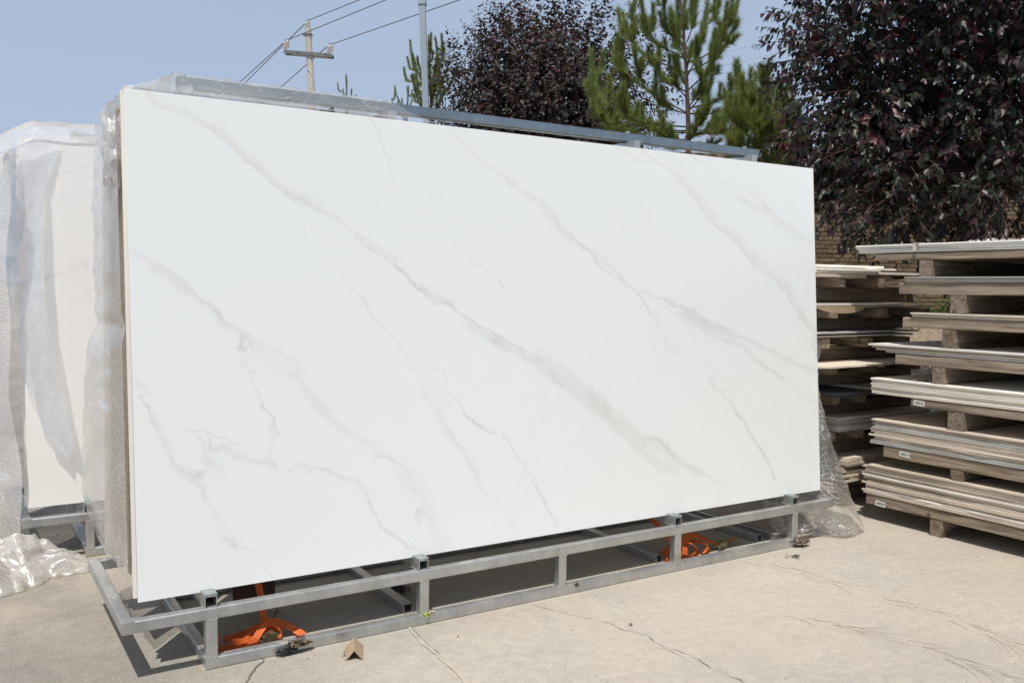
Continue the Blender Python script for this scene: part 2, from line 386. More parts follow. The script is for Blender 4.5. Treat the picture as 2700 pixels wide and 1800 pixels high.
M['rubber'] = simple('green_pad', (.17, .20, .19), (.30, .34, .32), 40, .7)
M['card'] = simple('cardboard', (.33, .235, .145), (.43, .32, .205), 12, .85, bstr=.4, stretch=(.3, 1, 1))
M['brick'] = simple('brown_brick', (.105, .075, .046), (.195, .142, .088), 14, .9, spec=.2, bstr=.8, bdist=.008, vary=.55)
M['mortar'] = simple('mortar', (.05, .042, .032), (.09, .075, .057), 20, .95, spec=.1, bstr=.6)
M['pole_concrete'] = simple('pole_concrete', (.42, .38, .32), (.54, .50, .43), 5, .85, stretch=(1, 1, .3))
M['pole_paint'] = simple('grey_blue_paint', (.24, .30, .335), (.30, .36, .395), 4, .45, metal=.3, bstr=.05, stretch=(1, 1, .2))
M['steel_dark'] = simple('crossarm_steel', (.13, .15, .145), (.22, .235, .22), 9, .5, metal=.4)
M['ceramic'] = simple('insulator_ceramic', (.62, .58, .55), (.72, .68, .65), 10, .25, bstr=.05)
M['wire'] = simple('cable_black', (.035, .025, .03), (.06, .045, .05), 5, .6, bstr=0)
M['wire_grey'] = simple('cable_grey', (.2, .2, .2), (.25, .25, .25), 5, .6, bstr=0)
M['bark'] = simple('bark', (.055, .042, .032), (.13, .10, .08), 20, .9, bstr=.9, bdist=.01, stretch=(1, 1, .25))
M['pine_bark'] = simple('pine_bark', (.05, .034, .026), (.13, .092, .068), 22, .9, bstr=.9, bdist=.01, stretch=(1, 1, .3))
M['twig'] = simple('twig', (.06, .03, .025), (.12, .06, .045), 20, .8)
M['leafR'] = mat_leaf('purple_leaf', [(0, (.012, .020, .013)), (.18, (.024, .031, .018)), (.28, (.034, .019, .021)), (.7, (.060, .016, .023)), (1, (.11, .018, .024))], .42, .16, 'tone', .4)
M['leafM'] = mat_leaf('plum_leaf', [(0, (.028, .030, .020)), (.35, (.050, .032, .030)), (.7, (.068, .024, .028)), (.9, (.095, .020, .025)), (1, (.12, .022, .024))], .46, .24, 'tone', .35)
M['needle'] = mat_leaf('pine_needle', [(0, (.065, .105, .028)), (.5, (.175, .235, .062)), (1, (.36, .40, .15))], .5, .35)
M['weed'] = mat_leaf('weed_leaf', [(0, (.04, .12, .02)), (.6, (.10, .24, .04)), (1, (.30, .30, .12))], .5, .35)
M['soil'] = simple('soil', (.16, .12, .08), (.30, .24, .17), 14, .95, bstr=.8)
M['litter'] = simple('dead_leaf_litter', (.10, .075, .05), (.30, .24, .18), 60, .85, bstr=.6)
M['litter_dark'] = simple('dark_litter', (.02, .02, .022), (.10, .10, .10), 60, .7, bstr=.6)
M['board'] = simple('fibre_board', (.30, .25, .18), (.42, .36, .27), 30, .9, bstr=.5)
M['weldm'] = simple('weld_metal', (.36, .35, .33), (.62, .61, .58), 200, .45, metal=.7)
M['tag_white'] = simple('tag_white', (.62, .62, .60), (.72, .72, .70), 30, .6, bstr=0)
M['ink'] = simple('ink', (.02, .02, .02), (.04, .04, .04), 30, .7, bstr=0)
M['crack'] = simple('crack_dark', (.10, .085, .068), (.24, .205, .165), 40, .95, bstr=.3)
M['joint'] = simple('joint_pale', (.40, .35, .275), (.50, .44, .35), 30, .9, bstr=.5)
M['brass'] = simple('buckle_metal', (.35, .30, .18), (.5, .45, .32), 20, .35, metal=.85)
M['weld'] = simple('dark_plastic', (.02, .022, .025), (.05, .052, .055), 20, .5)
VEINS = [
(0.5,18,6,[59,1599,70,1584,90,1568,134,1554,179,1544,221,1525,259,1505]),
(0.75,22,5,[259,1505,284,1486,320,1463,353,1440,379,1408,419,1373,465,1342,507,1309]),
(0.8,17,11,[499,1318,522,1292,554,1286,586,1277]),
(0.45,32,9,[523,1312,578,1288,626,1263]),
(0.5,3,2,[503,1310,538,1274,561,1266,586,1277,562,1291,523,1310]),
(0.8,5,8,[578,1280,626,1261,663,1247,708,1222,750,1190,780,1167]),
(0.8,5,3,[757,1172,787,1163,830,1143,865,1125,927,1094]),
(0.7,5,5,[757,1166,803,1132,864,1097,917,1075,962,1037,979,1008]),
(0.25,14,14,[778,1155,829,1124,891,1093,944,1061]),
(1.1,8,5,[908,1072,948,1046,975,1011,993,990,1025,967]),
(0.8,30,5,[993,990,1052,948,1080,931,1133,918]),
(0.8,4,2,[1007,994,1053,969,1100,944,1138,927,1152,910]),
(1.2,5,5,[1133,918,1166,897,1205,877,1249,848,1284,835,1319,817,1365,787,1411,768,1459,749]),
(0.55,4,29,[1200,879,1244,844,1294,813,1344,785]),
(0.7,7,4,[1205,862,1263,809,1318,773,1385,749,1447,725,1511,686,1586,629,1636,599]),
(0.6,7,4,[1518,759,1572,716,1638,677,1694,638,1710,614]),
(0.75,24,24,[1319,795,1448,738,1528,699]),
(0.75,37,37,[1528,704,1598,660,1664,616,1749,560,1865,483,1786,535]),
(0.75,37,37,[1757,551,1832,495,1903,442,1999,368,2073,303]),
(0.7,6,3,[1586,629,1636,599,1691,554,1748,518,1811,481,1864,440,1756,514,1808,487,1902,399,1992,325,2085,263,2135,214,2173,186]),
(0.45,5,5,[1735,604,1787,578,1845,527,1904,481,1964,443,2025,395,2062,348]),
(0.9,12,8,[2074,347,2113,347,2164,325,2215,271,2267,231,2306,187]),
(0.5,30,23,[2087,346,2163,300,2254,237,2347,188,2409,162]),
(0.5,23,23,[2085,287,2148,232,2213,196,2252,178]),
(0.6,7,7,[2314,206,2416,162,2485,117,2541,80]),
(0.6,6,4,[807,1606,841,1573,850,1550,862,1522,875,1491,900,1452]),
(0.5,3,3,[900,1452,882,1438,899,1406,903,1382,934,1363,969,1324,987,1292,1023,1269,1042,1253,1060,1226,1097,1209,1135,1185,1178,1148,1197,1131]),
(0.5,4,3,[1197,1131,1231,1097,1260,1074,1321,1051,1351,1025,1376,982]),
(0.35,4,3,[1351,1024,1391,962,1446,873,1472,832,1487,791,1507,741]),
(0.4,7,17,[1156,1597,1185,1561,1238,1519,1297,1476,1342,1448,1393,1426]),
(0.55,5,24,[1393,1426,1445,1403,1509,1371,1568,1343]),
(0.8,12,28,[1568,1343,1606,1308,1638,1268,1682,1220,1716,1195]),
(0.7,7,6,[1716,1195,1773,1162,1818,1121,1883,1077,1862,1088]),
(0.5,15,6,[1804,1153,1862,1117,1921,1070,1969,1032]),
(0.7,6,6,[1690,1208,1746,1175,1804,1144,1838,1102,1879,1069,1939,1042]),
(0.9,6,6,[1939,1051,1994,1018,2043,985,2092,936,2110,891]),
(0.6,6,6,[2068,965,2104,916,2129,881,2167,837,2185,796,2217,751,2262,710]),
(0.35,5,5,[2262,710,2308,688,2341,656,2368,630]),
(0.8,13,6,[2068,985,2106,978,2170,951,2248,926,2329,905,2397,886]),
(0.5,8,7,[2182,921,2248,898,2301,880,2355,880]),
(0.8,8,24,[2301,900,2369,882,2438,861,2507,832,2579,815,2666,782]),
(0.6,34,31,[2327,865,2437,828,2542,790,2614,773]),
(0.6,7,5,[2354,839,2436,810,2506,785,2577,752]),
(0.6,9,18,[2666,782,2755,748,2823,730,2900,701,2954,667,3034,642,3132,616,3199,599]),
(0.85,14,9,[2577,758,2650,740,2738,684,2812,634,2889,593,2951,568]),
(0.5,6,6,[2951,568,3014,526,3094,483,3151,447,3202,435]),
(0.6,18,11,[2450,585,2498,542,2554,502,2604,457]),
(1.0,7,11,[2604,457,2639,418,2690,362,2740,299,2784,237,2829,184,2858,117,2888,75]),
(0.3,5,5,[2389,639,2431,650,2473,636,2500,604,2571,569,2673,525,2708,478,2745,427,2804,381,2849,337]),
(0.4,12,6,[1937,1599,1998,1575,2073,1553,2123,1537]),
(0.5,8,6,[2087,1593,2137,1568,2188,1552,2240,1522,2279,1494]),
(0.6,42,6,[2279,1494,2332,1453,2372,1415,2426,1377,2446,1347,2487,1313,2528,1274,2614,1246,2650,1215]),
(0.65,43,7,[2650,1215,2693,1169,2767,1123,2827,1081,2903,1044,2965,1001,3005,974]),
(0.5,5,3,[2426,1377,2446,1352,2480,1323,2528,1274,2614,1246,2657,1210,2700,1164,2782,1113]),
(0.8,31,8,[2997,974,3004,941,3051,908,3091,881,3066,869,3114,835,3163,795,3179,761,3161,722,3184,676,3200,653]),
(0.5,7,7,[2377,1598,2425,1577,2487,1546,2550,1499,2600,1476,2642,1442,2664,1427]),
(0.55,18,9,[2664,1427,2715,1404,2790,1381,2882,1354,2936,1318]),
(0.35,21,18,[2747,1459,2807,1436,2852,1396,2882,1365]),
(0.7,7,7,[2837,1400,2883,1381,2937,1351,3008,1316,3087,1264,3161,1233,3186,1223]),
(0.3,23,23,[2936,1318,3015,1294,3087,1253]),
(0.5,8,8,[5,1103,31,1084,57,1066,90,1047]),
(0.75,6,19,[87,1061,111,1043,141,1022,169,1001,193,972,213,950]),
(0.4,14,14,[63,1043,103,1015,137,993,178,965]),
(0.85,9,14,[213,950,245,928,270,906,284,880]),
(0.6,6,21,[284,876,313,861,342,840,371,822]),
(1.2,7,10,[338,838,341,815,337,793,359,777]),
(0.9,10,10,[349,823,371,803,378,788]),
(0.7,3,3,[371,822,393,805,424,793,462,776,493,754,536,730]),
(0.3,3,3,[260,825,293,809,333,789]),
(0.35,28,24,[385,780,430,752,476,720,523,691]),
(0.4,3,3,[524,734,531,710,530,687]),
(0.5,16,14,[507,692,538,660,569,627,601,598,633,560]),
(0.35,11,6,[336,748,357,717,383,697]),
(0.3,4,4,[385,765,392,731,394,697]),
(0.6,5,5,[371,686,382,652,396,621,403,594,426,567]),
(1.1,4,3,[400,602,399,587,414,574,413,577,428,557,443,537,450,513]),
(0.9,9,9,[443,521,454,498,461,489]),
(0.4,7,7,[432,545,434,507,433,461,421,435,432,411]),
(0.35,5,5,[461,489,484,457,495,421,517,384,549,369]),
(0.5,16,12,[579,605,603,569,643,527,684,492,713,470]),
(0.4,19,10,[713,470,759,450,802,418,841,390]),
(0.9,7,7,[801,394,818,380,845,382,885,368,876,374]),
(0.4,8,8,[876,374,907,350,942,318,978,293,1010,267]),
(0.4,28,21,[914,304,950,259,995,216,1022,175]),
(0.8,11,11,[980,172,965,149,974,118]),
(0.5,13,13,[979,164,1021,146,1053,112]),
(0.25,27,27,[1029,111,1047,58,1093,13]),
(1.0,4,4,[17,653,30,627,46,605,45,604,51,585]),
(0.4,8,8,[2,699,27,673,37,651]),
(0.7,12,7,[51,585,64,563,70,538,83,501,96,475]),
(0.6,4,14,[96,475,109,452,122,422,142,402]),
(0.8,15,15,[142,398,166,377,187,368,205,377]),
(1.0,6,6,[183,361,191,375,198,385,212,380]),
(0.7,13,5,[187,357,200,334,200,308,210,289]),
(0.5,6,6,[210,289,234,256,266,215,291,182,312,142]),
(0.4,7,7,[230,246,247,203,261,175]),
(0.75,13,13,[265,171,286,153,308,131]),
(0.45,3,3,[308,131,345,118,378,97,392,62,418,24,433,2]),
(0.7,3,3,[163,531,184,522,205,528,234,514,262,497,287,488,309,468,331,466]),
(0.8,6,6,[191,507,208,487,218,453,235,426]),
(0.6,15,15,[236,470,246,451,272,459,276,467]),
(1.0,3,3,[233,496,243,458,268,456,276,470]),
(0.9,5,5,[200,440,210,421,224,408,245,410]),
(0.5,19,19,[224,427,245,406,259,386]),
(0.5,4,4,[220,409,219,383]),
(0.7,11,11,[279,463,297,435,333,413,371,402,420,399,451,383]),
(0.4,4,4,[286,454,319,437,349,423]),
(0.5,3,3,[428,423,443,395,462,366,501,363]),
(0.3,16,16,[505,374,549,366,565,372]),
(0.7,4,4,[544,343,561,349,569,364]),
(1.0,6,6,[585,370,614,355,646,342,679,323,708,304,734,307]),
(0.4,5,5,[647,372,651,344]),
(0.6,6,6,[734,307,763,272,771,231,783,213]),
(0.9,4,4,[779,230,800,187,829,138,847,115]),
(1.1,6,6,[842,120,868,96,868,95,899,74,921,55,939,31]),
(0.5,7,7,[939,31,958,41,980,21,1017,-1]),
(0.4,3,3,[617,1223,628,1189,648,1162,654,1130,650,1083,659,1074,695,1039,732,995,770,963,791,935]),
(0.45,7,5,[782,947,803,915,820,878,858,841]),
(0.4,4,4,[760,966,781,944,806,899,840,870,875,829,905,804,918,774]),
(0.5,6,5,[918,783,935,745,953,711,966,686,994,689]),
(0.6,5,5,[1003,697,1006,713,1045,699,1083,681,1097,659,1110,633]),
(0.5,9,8,[988,655,1010,604,1042,556,1069,503,1096,459,1124,423]),
(0.6,4,4,[1069,537,1097,489,1120,449,1138,413]),
(0.7,7,7,[1124,424,1162,382,1185,346,1204,301]),
(0.5,16,11,[1200,331,1214,295,1228,255,1237,228]),
(0.3,7,7,[1237,228,1276,188,1316,144,1361,94,1386,42,1406,4]),
(0.9,4,4,[1138,580,1152,558,1176,526,1194,495]),
(1.5,7,7,[1195,499,1229,475,1263,455]),
(0.8,6,6,[1263,460,1293,427,1313,425,1319,442]),
(0.8,6,6,[1344,420,1370,404,1384,372,1410,339,1441,313,1456,271]),
(0.6,7,7,[1456,263,1487,246,1502,199,1533,136]),
(1.0,4,4,[1497,209,1533,141,1560,92,1592,51,1608,22]),
]

# ------------------------------------------------------------------ ground
g = MB()
g.add([(-300, -300, 0), (300, -300, 0), (300, 300, 0), (-300, 300, 0)], [(0, 1, 2, 3)])
tag(g.build('ground', M['concrete']), 'pale sandy concrete yard floor', kind='structure')
def ribbon(name, pts, wid, m, z=.003, jag=.006, label=None, step=.012, widv=.6, parent=None):
    out = []
    for a, b in zip(pts[:-1], pts[1:]):
        a = Vector(a); b = Vector(b); k = max(2, int((b - a).length / step))
        for i in range(k): out.append(a.lerp(b, i / k))
    out.append(Vector(pts[-1])); vs = []; fs = []
    for i, p in enumerate(out):
        d = (out[min(i + 1, len(out) - 1)] - out[max(0, i - 1)]).normalized(); s = Vector((-d.y, d.x))
        c = p + s * fbm(i * .11, p.x * 3, 1.3) * jag * 2.4
        taper = min(1, i / 6, (len(out) - 1 - i) / 6) * .85 + .15
        wv = wid * taper * max(.15, 1 + widv * 2 * fbm(i * .31, p.y * 5, 7.7))
        vs += [(c.x - s.x * wv / 2, c.y - s.y * wv / 2, z), (c.x + s.x * wv / 2, c.y + s.y * wv / 2, z)]
        if i: fs.append((2 * i - 2, 2 * i - 1, 2 * i + 1, 2 * i))
    mb = MB(); mb.add(vs, fs); o = mb.build(name, m)
    tag(o, label, kind='structure'); return o
def GZ(px, py, z=0.0):
    d = RR * ((px - 1350) / FPX) - UU * ((py - 900) / FPX) + FF; t = (z - CAM.z) / d.z; q = CAM + d * t; return (q.x, q.y)
ribbon('ground_crack', [GZ(738, 1590), GZ(712, 1640), GZ(697, 1700), GZ(690, 1745), GZ(668, 1775), GZ(652, 1798), GZ(640, 1830), GZ(628, 1870)], .0055, M['crack'], label='dark crack in the concrete near the front corner of the rack')
ribbon('ground_crack', [GZ(1395, 1590), GZ(1480, 1618), GZ(1560, 1630), GZ(1640, 1656), GZ(1700, 1680), GZ(1790, 1718), GZ(1860, 1755), GZ(1950, 1798), GZ(2020, 1840)], .0022, M['crack'], label='thin crack running across the concrete in the foreground', jag=.008)
ribbon('ground_crack', [GZ(1700, 1702), GZ(1760, 1712), GZ(1810, 1740)], .0018, M['crack'], label='short branch of the thin foreground crack', jag=.006, z=.0034)
ribbon('ground_joint', [GZ(1072, 1645), GZ(1110, 1690), GZ(1160, 1730), GZ(1225, 1790), GZ(1300, 1850)], .011, M['joint'], z=.0028, jag=.004, label='pale mortar line in the concrete below the rack')
ribbon('ground_crack', [GZ(1080, 1650), GZ(1120, 1688), GZ(1180, 1742)], .0018, M['crack'], z=.0045, label='hairline crack beside the pale mortar line', jag=.004)
# feathery dried mud marks
random.seed(3)
def feather(pts, n, seed):
    r = random.Random(seed); vs = []; fs = []
    P2 = [Vector(GZ(*p)) for p in pts]
    for k in range(n):
        t = r.random() * (len(P2) - 1); i = min(int(t), len(P2) - 2); c = P2[i].lerp(P2[i + 1], t - i)
        d = (P2[i + 1] - P2[i]).normalized(); s = Vector((-d.y, d.x)) * (1 if r.random() > .5 else -1)
        L = r.uniform(.05, .20); zk = .0014 + k * .00006; q = c + s * r.uniform(0, .03); prev = None
        sw = r.uniform(.25, .6); m = 7; wd = r.uniform(.0006, .0014)
        for j in range(m):
            u = j / (m - 1); p = q + (d * u + s * sw * u * u) * L; wv = wd * (1 - u) + .0003
            n0 = len(vs); vs += [(p.x - s.x * wv, p.y - s.y * wv, zk), (p.x + s.x * wv, p.y + s.y * wv, zk)]
            if j: fs.append((n0 - 2, n0 - 1, n0 + 1, n0))
    return vs, fs
mb = MB()
mb.add(*feather([(1950, 1475), (2080, 1500), (2200, 1535), (2330, 1580), (2450, 1610), (2560, 1650), (2680, 1700)], 55, 1))
mb2 = MB(); mb2.add(*feather([(2060, 1620), (2150, 1640), (2260, 1660), (2380, 1690), (2470, 1710)], 32, 2))
mb2.v = [(a_, b_, c_ + .00003) for a_, b_, c_ in mb2.v]; mb.add(mb2.v, mb2.f)
mb.add(*feather([(2500, 1730), (2580, 1760), (2680, 1800)], 20, 5))
M['mud'] = simple('dried_mud', (.43, .365, .285), (.47, .405, .32), 30, .95, bstr=0)
tag(mb.build('ground_mud_marks', M['mud']), 'feather-shaped dried mud marks on the concrete', kind='structure')

# ------------------------------------------------------------------ racks
def make_rack():
    e = empty('slab_rack', (0, 0, 0))
    G = M['galv']; T = .038
    def tb(name, p0, p1, w=T, h=T, hollow=False, m=G, up=(0, 0, 1)):
        b = MB(); b.tube(p0, p1, w, h, hollow=hollow, up=up); return b.build(name, m, e)
    zl, zu = T / 2, .2005 - T / 2; yf, yr = -.0575 + T / 2, .6985 - T / 2
    x0, x1 = -.0587, 3.232
    for y in (yf, yr):
        tb('lower_rail', (.1913, y, zl), (2.974, y, zl))
        tb('upper_rail', (x0 + T, y, zu), (x1 - T, y, zu))
        for x in (.2115, .970, 1.587, 2.204, 2.957):
            tb('post', (x, y, T - .0005), (x, y, zu - T / 2 + .0005), up=(0, 1, 0))
    for x in (x0 + T / 2, x1 - T / 2):
        tb('side_rail', (x, yf - T / 2, zu), (x, yr + T / 2, zu))
    for x in (.2103, 2.955):
        tb('lower_side_rail', (x, yf + T / 2, zl + .0005), (x, yr - T / 2, zl + .0005), T - .001, T - .001)
    for x in (.967, 2.215, ):
        tb('floor_tube', (x, .075, zl), (x, yr - T / 2, zl), hollow=True)
    tb('floor_tube', (2.87, .085, zl), (2.87, yr - T / 2, zl), hollow=True)
    for x in (.2095, .967, 2.204, 2.957):
        tb('support_tube', (x, yf - T / 2 + .004, .2005 + T / 2), (x, yr + T / 2 - .004, .2005 + T / 2), T, T, True)
        for s, y in ((0, -.042), (1, .645)):
            b = MB(); b.box(x - .021, x + .021, y - .012, y + .05, .2390, .2455, .0008); b.build('pad', M['rubber'], e)
    wb = MB()
    def weld(a, b_):
        a = Vector(a); b_ = Vector(b_); k = 9
        wb.cyl([a.lerp(b_, i / k) + Vector((rnd.uniform(-.0006, .0006), rnd.uniform(-.0006, .0006), rnd.uniform(-.0008, .0008))) for i in range(k + 1)], [rnd.uniform(.0012, .0030) for _ in range(k + 1)], 5)
    yq = yf - T / 2
    for x in (.2115, .970, 1.587, 2.204, 2.957):
        for z in (T, zu - T / 2):
            weld((x - .019, yq + .001, z), (x + .019, yq + .001, z)); weld((x - .0195, yq + .002, z), (x - .0195, yq + T, z))
    for x in (.2095, .967, 2.204, 2.957): weld((x - .019, yq + .005, .2008), (x + .019, yq + .005, .2008)); weld((x - .0195, yq + .004, .2008), (x - .0195, yq + .2, .2008))
    weld((x0 + T, yq, zu + .0185), (x0 + T, yq + T, zu + .0185)); weld((x0 + T, yq - .0003, zu - .018), (x0 + T, yq - .0003, zu + .018))
    wb.build('weld_beads', M['weldm'], e)['kind'] = 'stuff'
    # a-frame legs and ridge
    for x in (.2165, .967, 2.17, 2.92):
        for s in (1, -1):
            yb = .32 - s * .165; yt = .30 + (.02) - s * .065
            tb('leg', (x, yb, .239), (x, yt, 1.858), up=(0, 1, 0))
        tb('cross_tube', (x, .232, 1.8785), (x, .408, 1.8785))
        b = MB(); b.cyl([(x, .30, 1.936), (x, .30, 1.947)], .011, 6); b.build('bolt', G, e)
    tb('ridge_tube', (.198, .30, 1.9175), (3.004, .30, 1.9175), .040, .040, m=M['galv_sky_tint'])
    tb('middle_tube', (.24, .32, 1.0), (2.9, .32, 1.0), .03, .03)
    return e
rackA = make_rack()
tag(rackA, 'long welded galvanised steel A-frame rack carrying the big veined slab', 'rack')
rackB = copy_tree(rackA); rackB.location = (-.17, 1.50, 0)
tag(rackB, 'galvanised steel A-frame rack behind at the left edge, draped in crumpled film', 'rack')

# ------------------------------------------------------------------ slabs on the racks
ALPHA = .0652; HS = 1.6047; H0 = .2460 - .0075
def seg_dist(Q, poly):
    """distance, side sign and arc position of points Q (n,2) to a polyline"""
    best = np.full(len(Q), 1e9); sg = np.zeros(len(Q)); tt = np.zeros(len(Q)); n = len(poly) - 1
    for i in range(n):
        a = poly[i]; b = poly[i + 1]; d = b - a; L2 = (d ** 2).sum() + 1e-9
        t = np.clip(((Q - a) @ d) / L2, 0, 1); q = a + t[:, None] * d; r = Q - q; dd = (r ** 2).sum(1)
        m = dd < best; best[m] = dd[m]; cr = d[0] * r[:, 1] - d[1] * r[:, 0]; sg[m] = cr[m]; tt[m] = (i + t[m]) / n
    return np.sqrt(best), sg, tt
def smooth_poly(p, k=3):
    for _ in range(k - 1):
        q = [p[0]]
        for a, b in zip(p[:-1], p[1:]): q += [a * .75 + b * .25, a * .25 + b * .75]
        q.append(p[-1]); p = np.array(q)
    return p
def value_noise(X, Y, s, seed):
    r = np.random.default_rng(seed); G = r.uniform(-1, 1, (256, 256))
    x = X / s; y = Y / s; xi = np.floor(x).astype(int); yi = np.floor(y).astype(int); fx = x - xi; fy = y - yi
    fx = fx * fx * (3 - 2 * fx); fy = fy * fy * (3 - 2 * fy); g = lambda i, j: G[(xi + i) % 256, (yi + j) % 256]
    return (g(0, 0) * (1 - fx) + g(1, 0) * fx) * (1 - fy) + (g(0, 1) * (1 - fx) + g(1, 1) * fx) * fy
def veined_slab(L, H, T, veins, step=4.5):
    nu = int(L * 1000 / step); nw = int(H * 1000 / step)
    U, W = np.meshgrid(np.linspace(0, L, nu + 1), np.linspace(0, H, nw + 1), indexing='ij'); U = U.ravel(); W = W.ravel()
    um = U * 1000; wm = W * 1000
    qx = um + 7 * value_noise(um, wm, 46, 1) + 3.2 * value_noise(um, wm, 17, 2) + 1.6 * value_noise(um, wm, 8, 5)
    qy = wm + 7 * value_noise(um, wm, 46, 3) + 3.2 * value_noise(um, wm, 17, 4) + 1.6 * value_noise(um, wm, 8, 6)
    Q = np.stack([qx, qy], 1); A = np.zeros(len(U)); streak = 1 + .38 * value_noise((um + wm) * .7, (wm - um) * .1, 16, 9) + .22 * value_noise(um, wm, 30, 12)
    for s, wl, wr, pts in veins:
        p = np.array(pts, float).reshape(-1, 2); p = smooth_poly(p, 3); mar = 3 * max(wl, wr) + 10
        m = (Q[:, 0] > p[:, 0].min() - mar) & (Q[:, 0] < p[:, 0].max() + mar) & (Q[:, 1] > p[:, 1].min() - mar) & (Q[:, 1] < p[:, 1].max() + mar)
        if not m.any(): continue
        d, sg, t = seg_dist(Q[m], p); wd = np.where(sg > 0, wl, wr).astype(float)
        prof = np.exp(-(d / wd) ** 2 * 1.1)
        if max(wl, wr) > 9: prof = np.where(d < wd * .6, np.maximum(prof, .82), prof)
        ends = np.clip(np.minimum(t, 1 - t) / .08, 0, 1) * .5 + .5
        if max(wl, wr) < 5: prof = prof * 1.3
        k = s * prof * ends
        if max(wl, wr) > 7: k = k * streak[m]
        A[m] = 1 - (1 - A[m]) * (1 - np.clip(k * .62, 0, .95))
    V = np.stack([U, np.zeros_like(U), W], 1)
    idx = np.arange((nu + 1) * (nw + 1)).reshape(nu + 1, nw + 1)
    F = np.stack([idx[:-1, :-1].ravel(), idx[1:, :-1].ravel(), idx[1:, 1:].ravel(), idx[:-1, 1:].ravel()], 1)
    n0 = len(V); c = np.array([(0, 0, 0), (L, 0, 0), (L, 0, H), (0, 0, H), (0, T, 0), (L, T, 0), (L, T, H), (0, T, H)], float)
    V = np.concatenate([V, c]); F2 = np.array([(5, 4, 7, 6), (1, 0, 4, 5), (3, 2, 6, 7), (0, 3, 7, 4), (2, 1, 5, 6)]) + n0
    A = np.concatenate([A, np.zeros(8)])
    return raw_mesh('veined_slab', V, [F, F2], M['slab'], attrs={'vein': A})
me = veined_slab(3.2, HS, .012, VEINS)
o = link(bpy.data.objects.new('marble_slab', me)); o.location = (0, 0, H0); o.rotation_euler = (-ALPHA, 0, 0)
tag(o, 'huge polished white slab with diagonal grey marble veins leaning at the front of the rack', 'slab')
def plain_slab(dx, dy, dz, label, group, m, tilt, base, L=3.2, H=1.6, T=.0125, ref=False):
    b = MB(); b.box(0, L, 0, T, 0, H, 0)
    o = b.build('stacked_slab', [m]); o.location = (base[0] + dx, base[1] + dy, base[2] + dz); o.rotation_euler = (tilt, 0, 0)
    return tag(o, label, 'slab', group)
ords = ['second', 'third', 'fourth', 'fifth', 'sixth', 'seventh']
mats_b = ['slab2', 'slab_edge', 'slab2', 'slab_edge', 'slab2', 'slab_edge']
for i in range(5):
    plain_slab(rnd.uniform(-.010, .008), .0165 + i * .0168, rnd.uniform(0, .004), f'{ords[i]} slab from the front in the bundle behind the big veined slab', 'slabs stacked behind the veined slab', M[mats_b[i]], -ALPHA, (0, 0, H0 + .001))
for i in range(6):
    plain_slab(rnd.uniform(-.012, .01), .640 - .0125 - i * .0168, rnd.uniform(0, .004), f'{(["first"] + ords)[i]} slab from the back in the rear bundle of the near rack', 'slabs on the rear side of the near rack', M['slab_back' if i > 3 else mats_b[i]], ALPHA, (0, 0, H0 + .001))
# second rack: slab at the left edge
V2 = [(.8, 3, 3, [0, 980, 60, 992, 130, 1020, 190, 1035, 260, 1080, 330, 1090]), (.5, 6, 6, [60, 1000, 150, 1040, 250, 1090, 420, 1140]), (.4, 8, 4, [120, 1500, 180, 1530, 230, 1560, 300, 1590]),
      (.45, 10, 5, [60, 1440, 140, 1470, 240, 1520, 400, 1560]), (.3, 3, 3, [160, 1000, 200, 1012, 260, 1005])]
me2 = veined_slab(3.2, HS + .032, .012, V2, 16); me2.materials[0] = M['slab_warm']
o = link(bpy.data.objects.new('marble_slab', me2)); o.location = (-.20, 1.50, H0); o.rotation_euler = (-ALPHA, 0, 0)
tag(o, 'warm white veined slab on the left rear rack, partly under a hanging film flap', 'slab')
for i in range(3):
    plain_slab(rnd.uniform(-.014, .004), .0165 + i * .0168, rnd.uniform(0, .004), f'{ords[i]} slab from the front in the bundle on the left rear rack', 'slabs stacked on the left rear rack', M[mats_b[i]], -ALPHA, (-.20, 1.5, H0 + .001))

# ------------------------------------------------------------------ plastic film
def grid_surface(fn, nu, nv, smooth=True):
    V = []; F = []
    for i in range(nu + 1):
        for j in range(nv + 1): V.append(fn(i / nu, j / nv))
    for i in range(nu):
        for j in range(nv):
            a = i * (nv + 1) + j; F.append((a, a + 1, a + nv + 2, a + nv + 1))
    b = MB(); b.add(V, F); return b
def interp(x, xs, ys):
    return float(np.interp(x, xs, ys))
def cross(u, v, amp, k=1.0, s=0.0):
    return amp * (fbm(u * 3 * k + s, v * 9 * k, s) + .45 * fbm(u * 9 * k, v * 30 * k + s, s + 3))
# end wrap of the near rack: from front bundle round to rear bundle
def wrap_end(u, v):
    z = .285 + v * 1.53
    y = .095 + u * .64
    bulge = interp(z, [.28, .36, .5, .8, 1.0, 1.1, 1.2, 1.5, 1.7, 1.82], [.012, .040, .062, .052, .034, .012, .010, .013, .006, .0])
    x = -.012 - bulge * math.sin(math.pi * min(1, u * .62)) * 1.05
    ri = cross(u, v * 1.6, .008, 1.0, 2.1) * min(1, u * 3)
    tie = .012 * math.exp(-((z - 1.09) / .03) ** 2)
    yt = -.11 * max(0, (z - .24)) / 1.6 * (1 - u) * -1 - .075 * u * (z - .24) / 1.6
    return (x + ri + tie, y + yt + cross(v * 1.2, u, .005, 1, 9) * min(1, u * 2), z + cross(u * 2, v, .006, 1, 5) * (1 if v in (0, 1) else .3))
tag(grid_surface(wrap_end, 40, 110).build('plastic_wrap', M['film_end'], smooth=True), 'crinkled clear stretch film wrapped round the left end of the near slab bundle', 'plastic wrap')
b = MB(); b.box(.010, .016, .200, .455, .27, 1.66, .001)
tag(b.build('protective_board', M['board']), 'tall brown fibre board standing behind the film at the left end of the near rack', 'board')
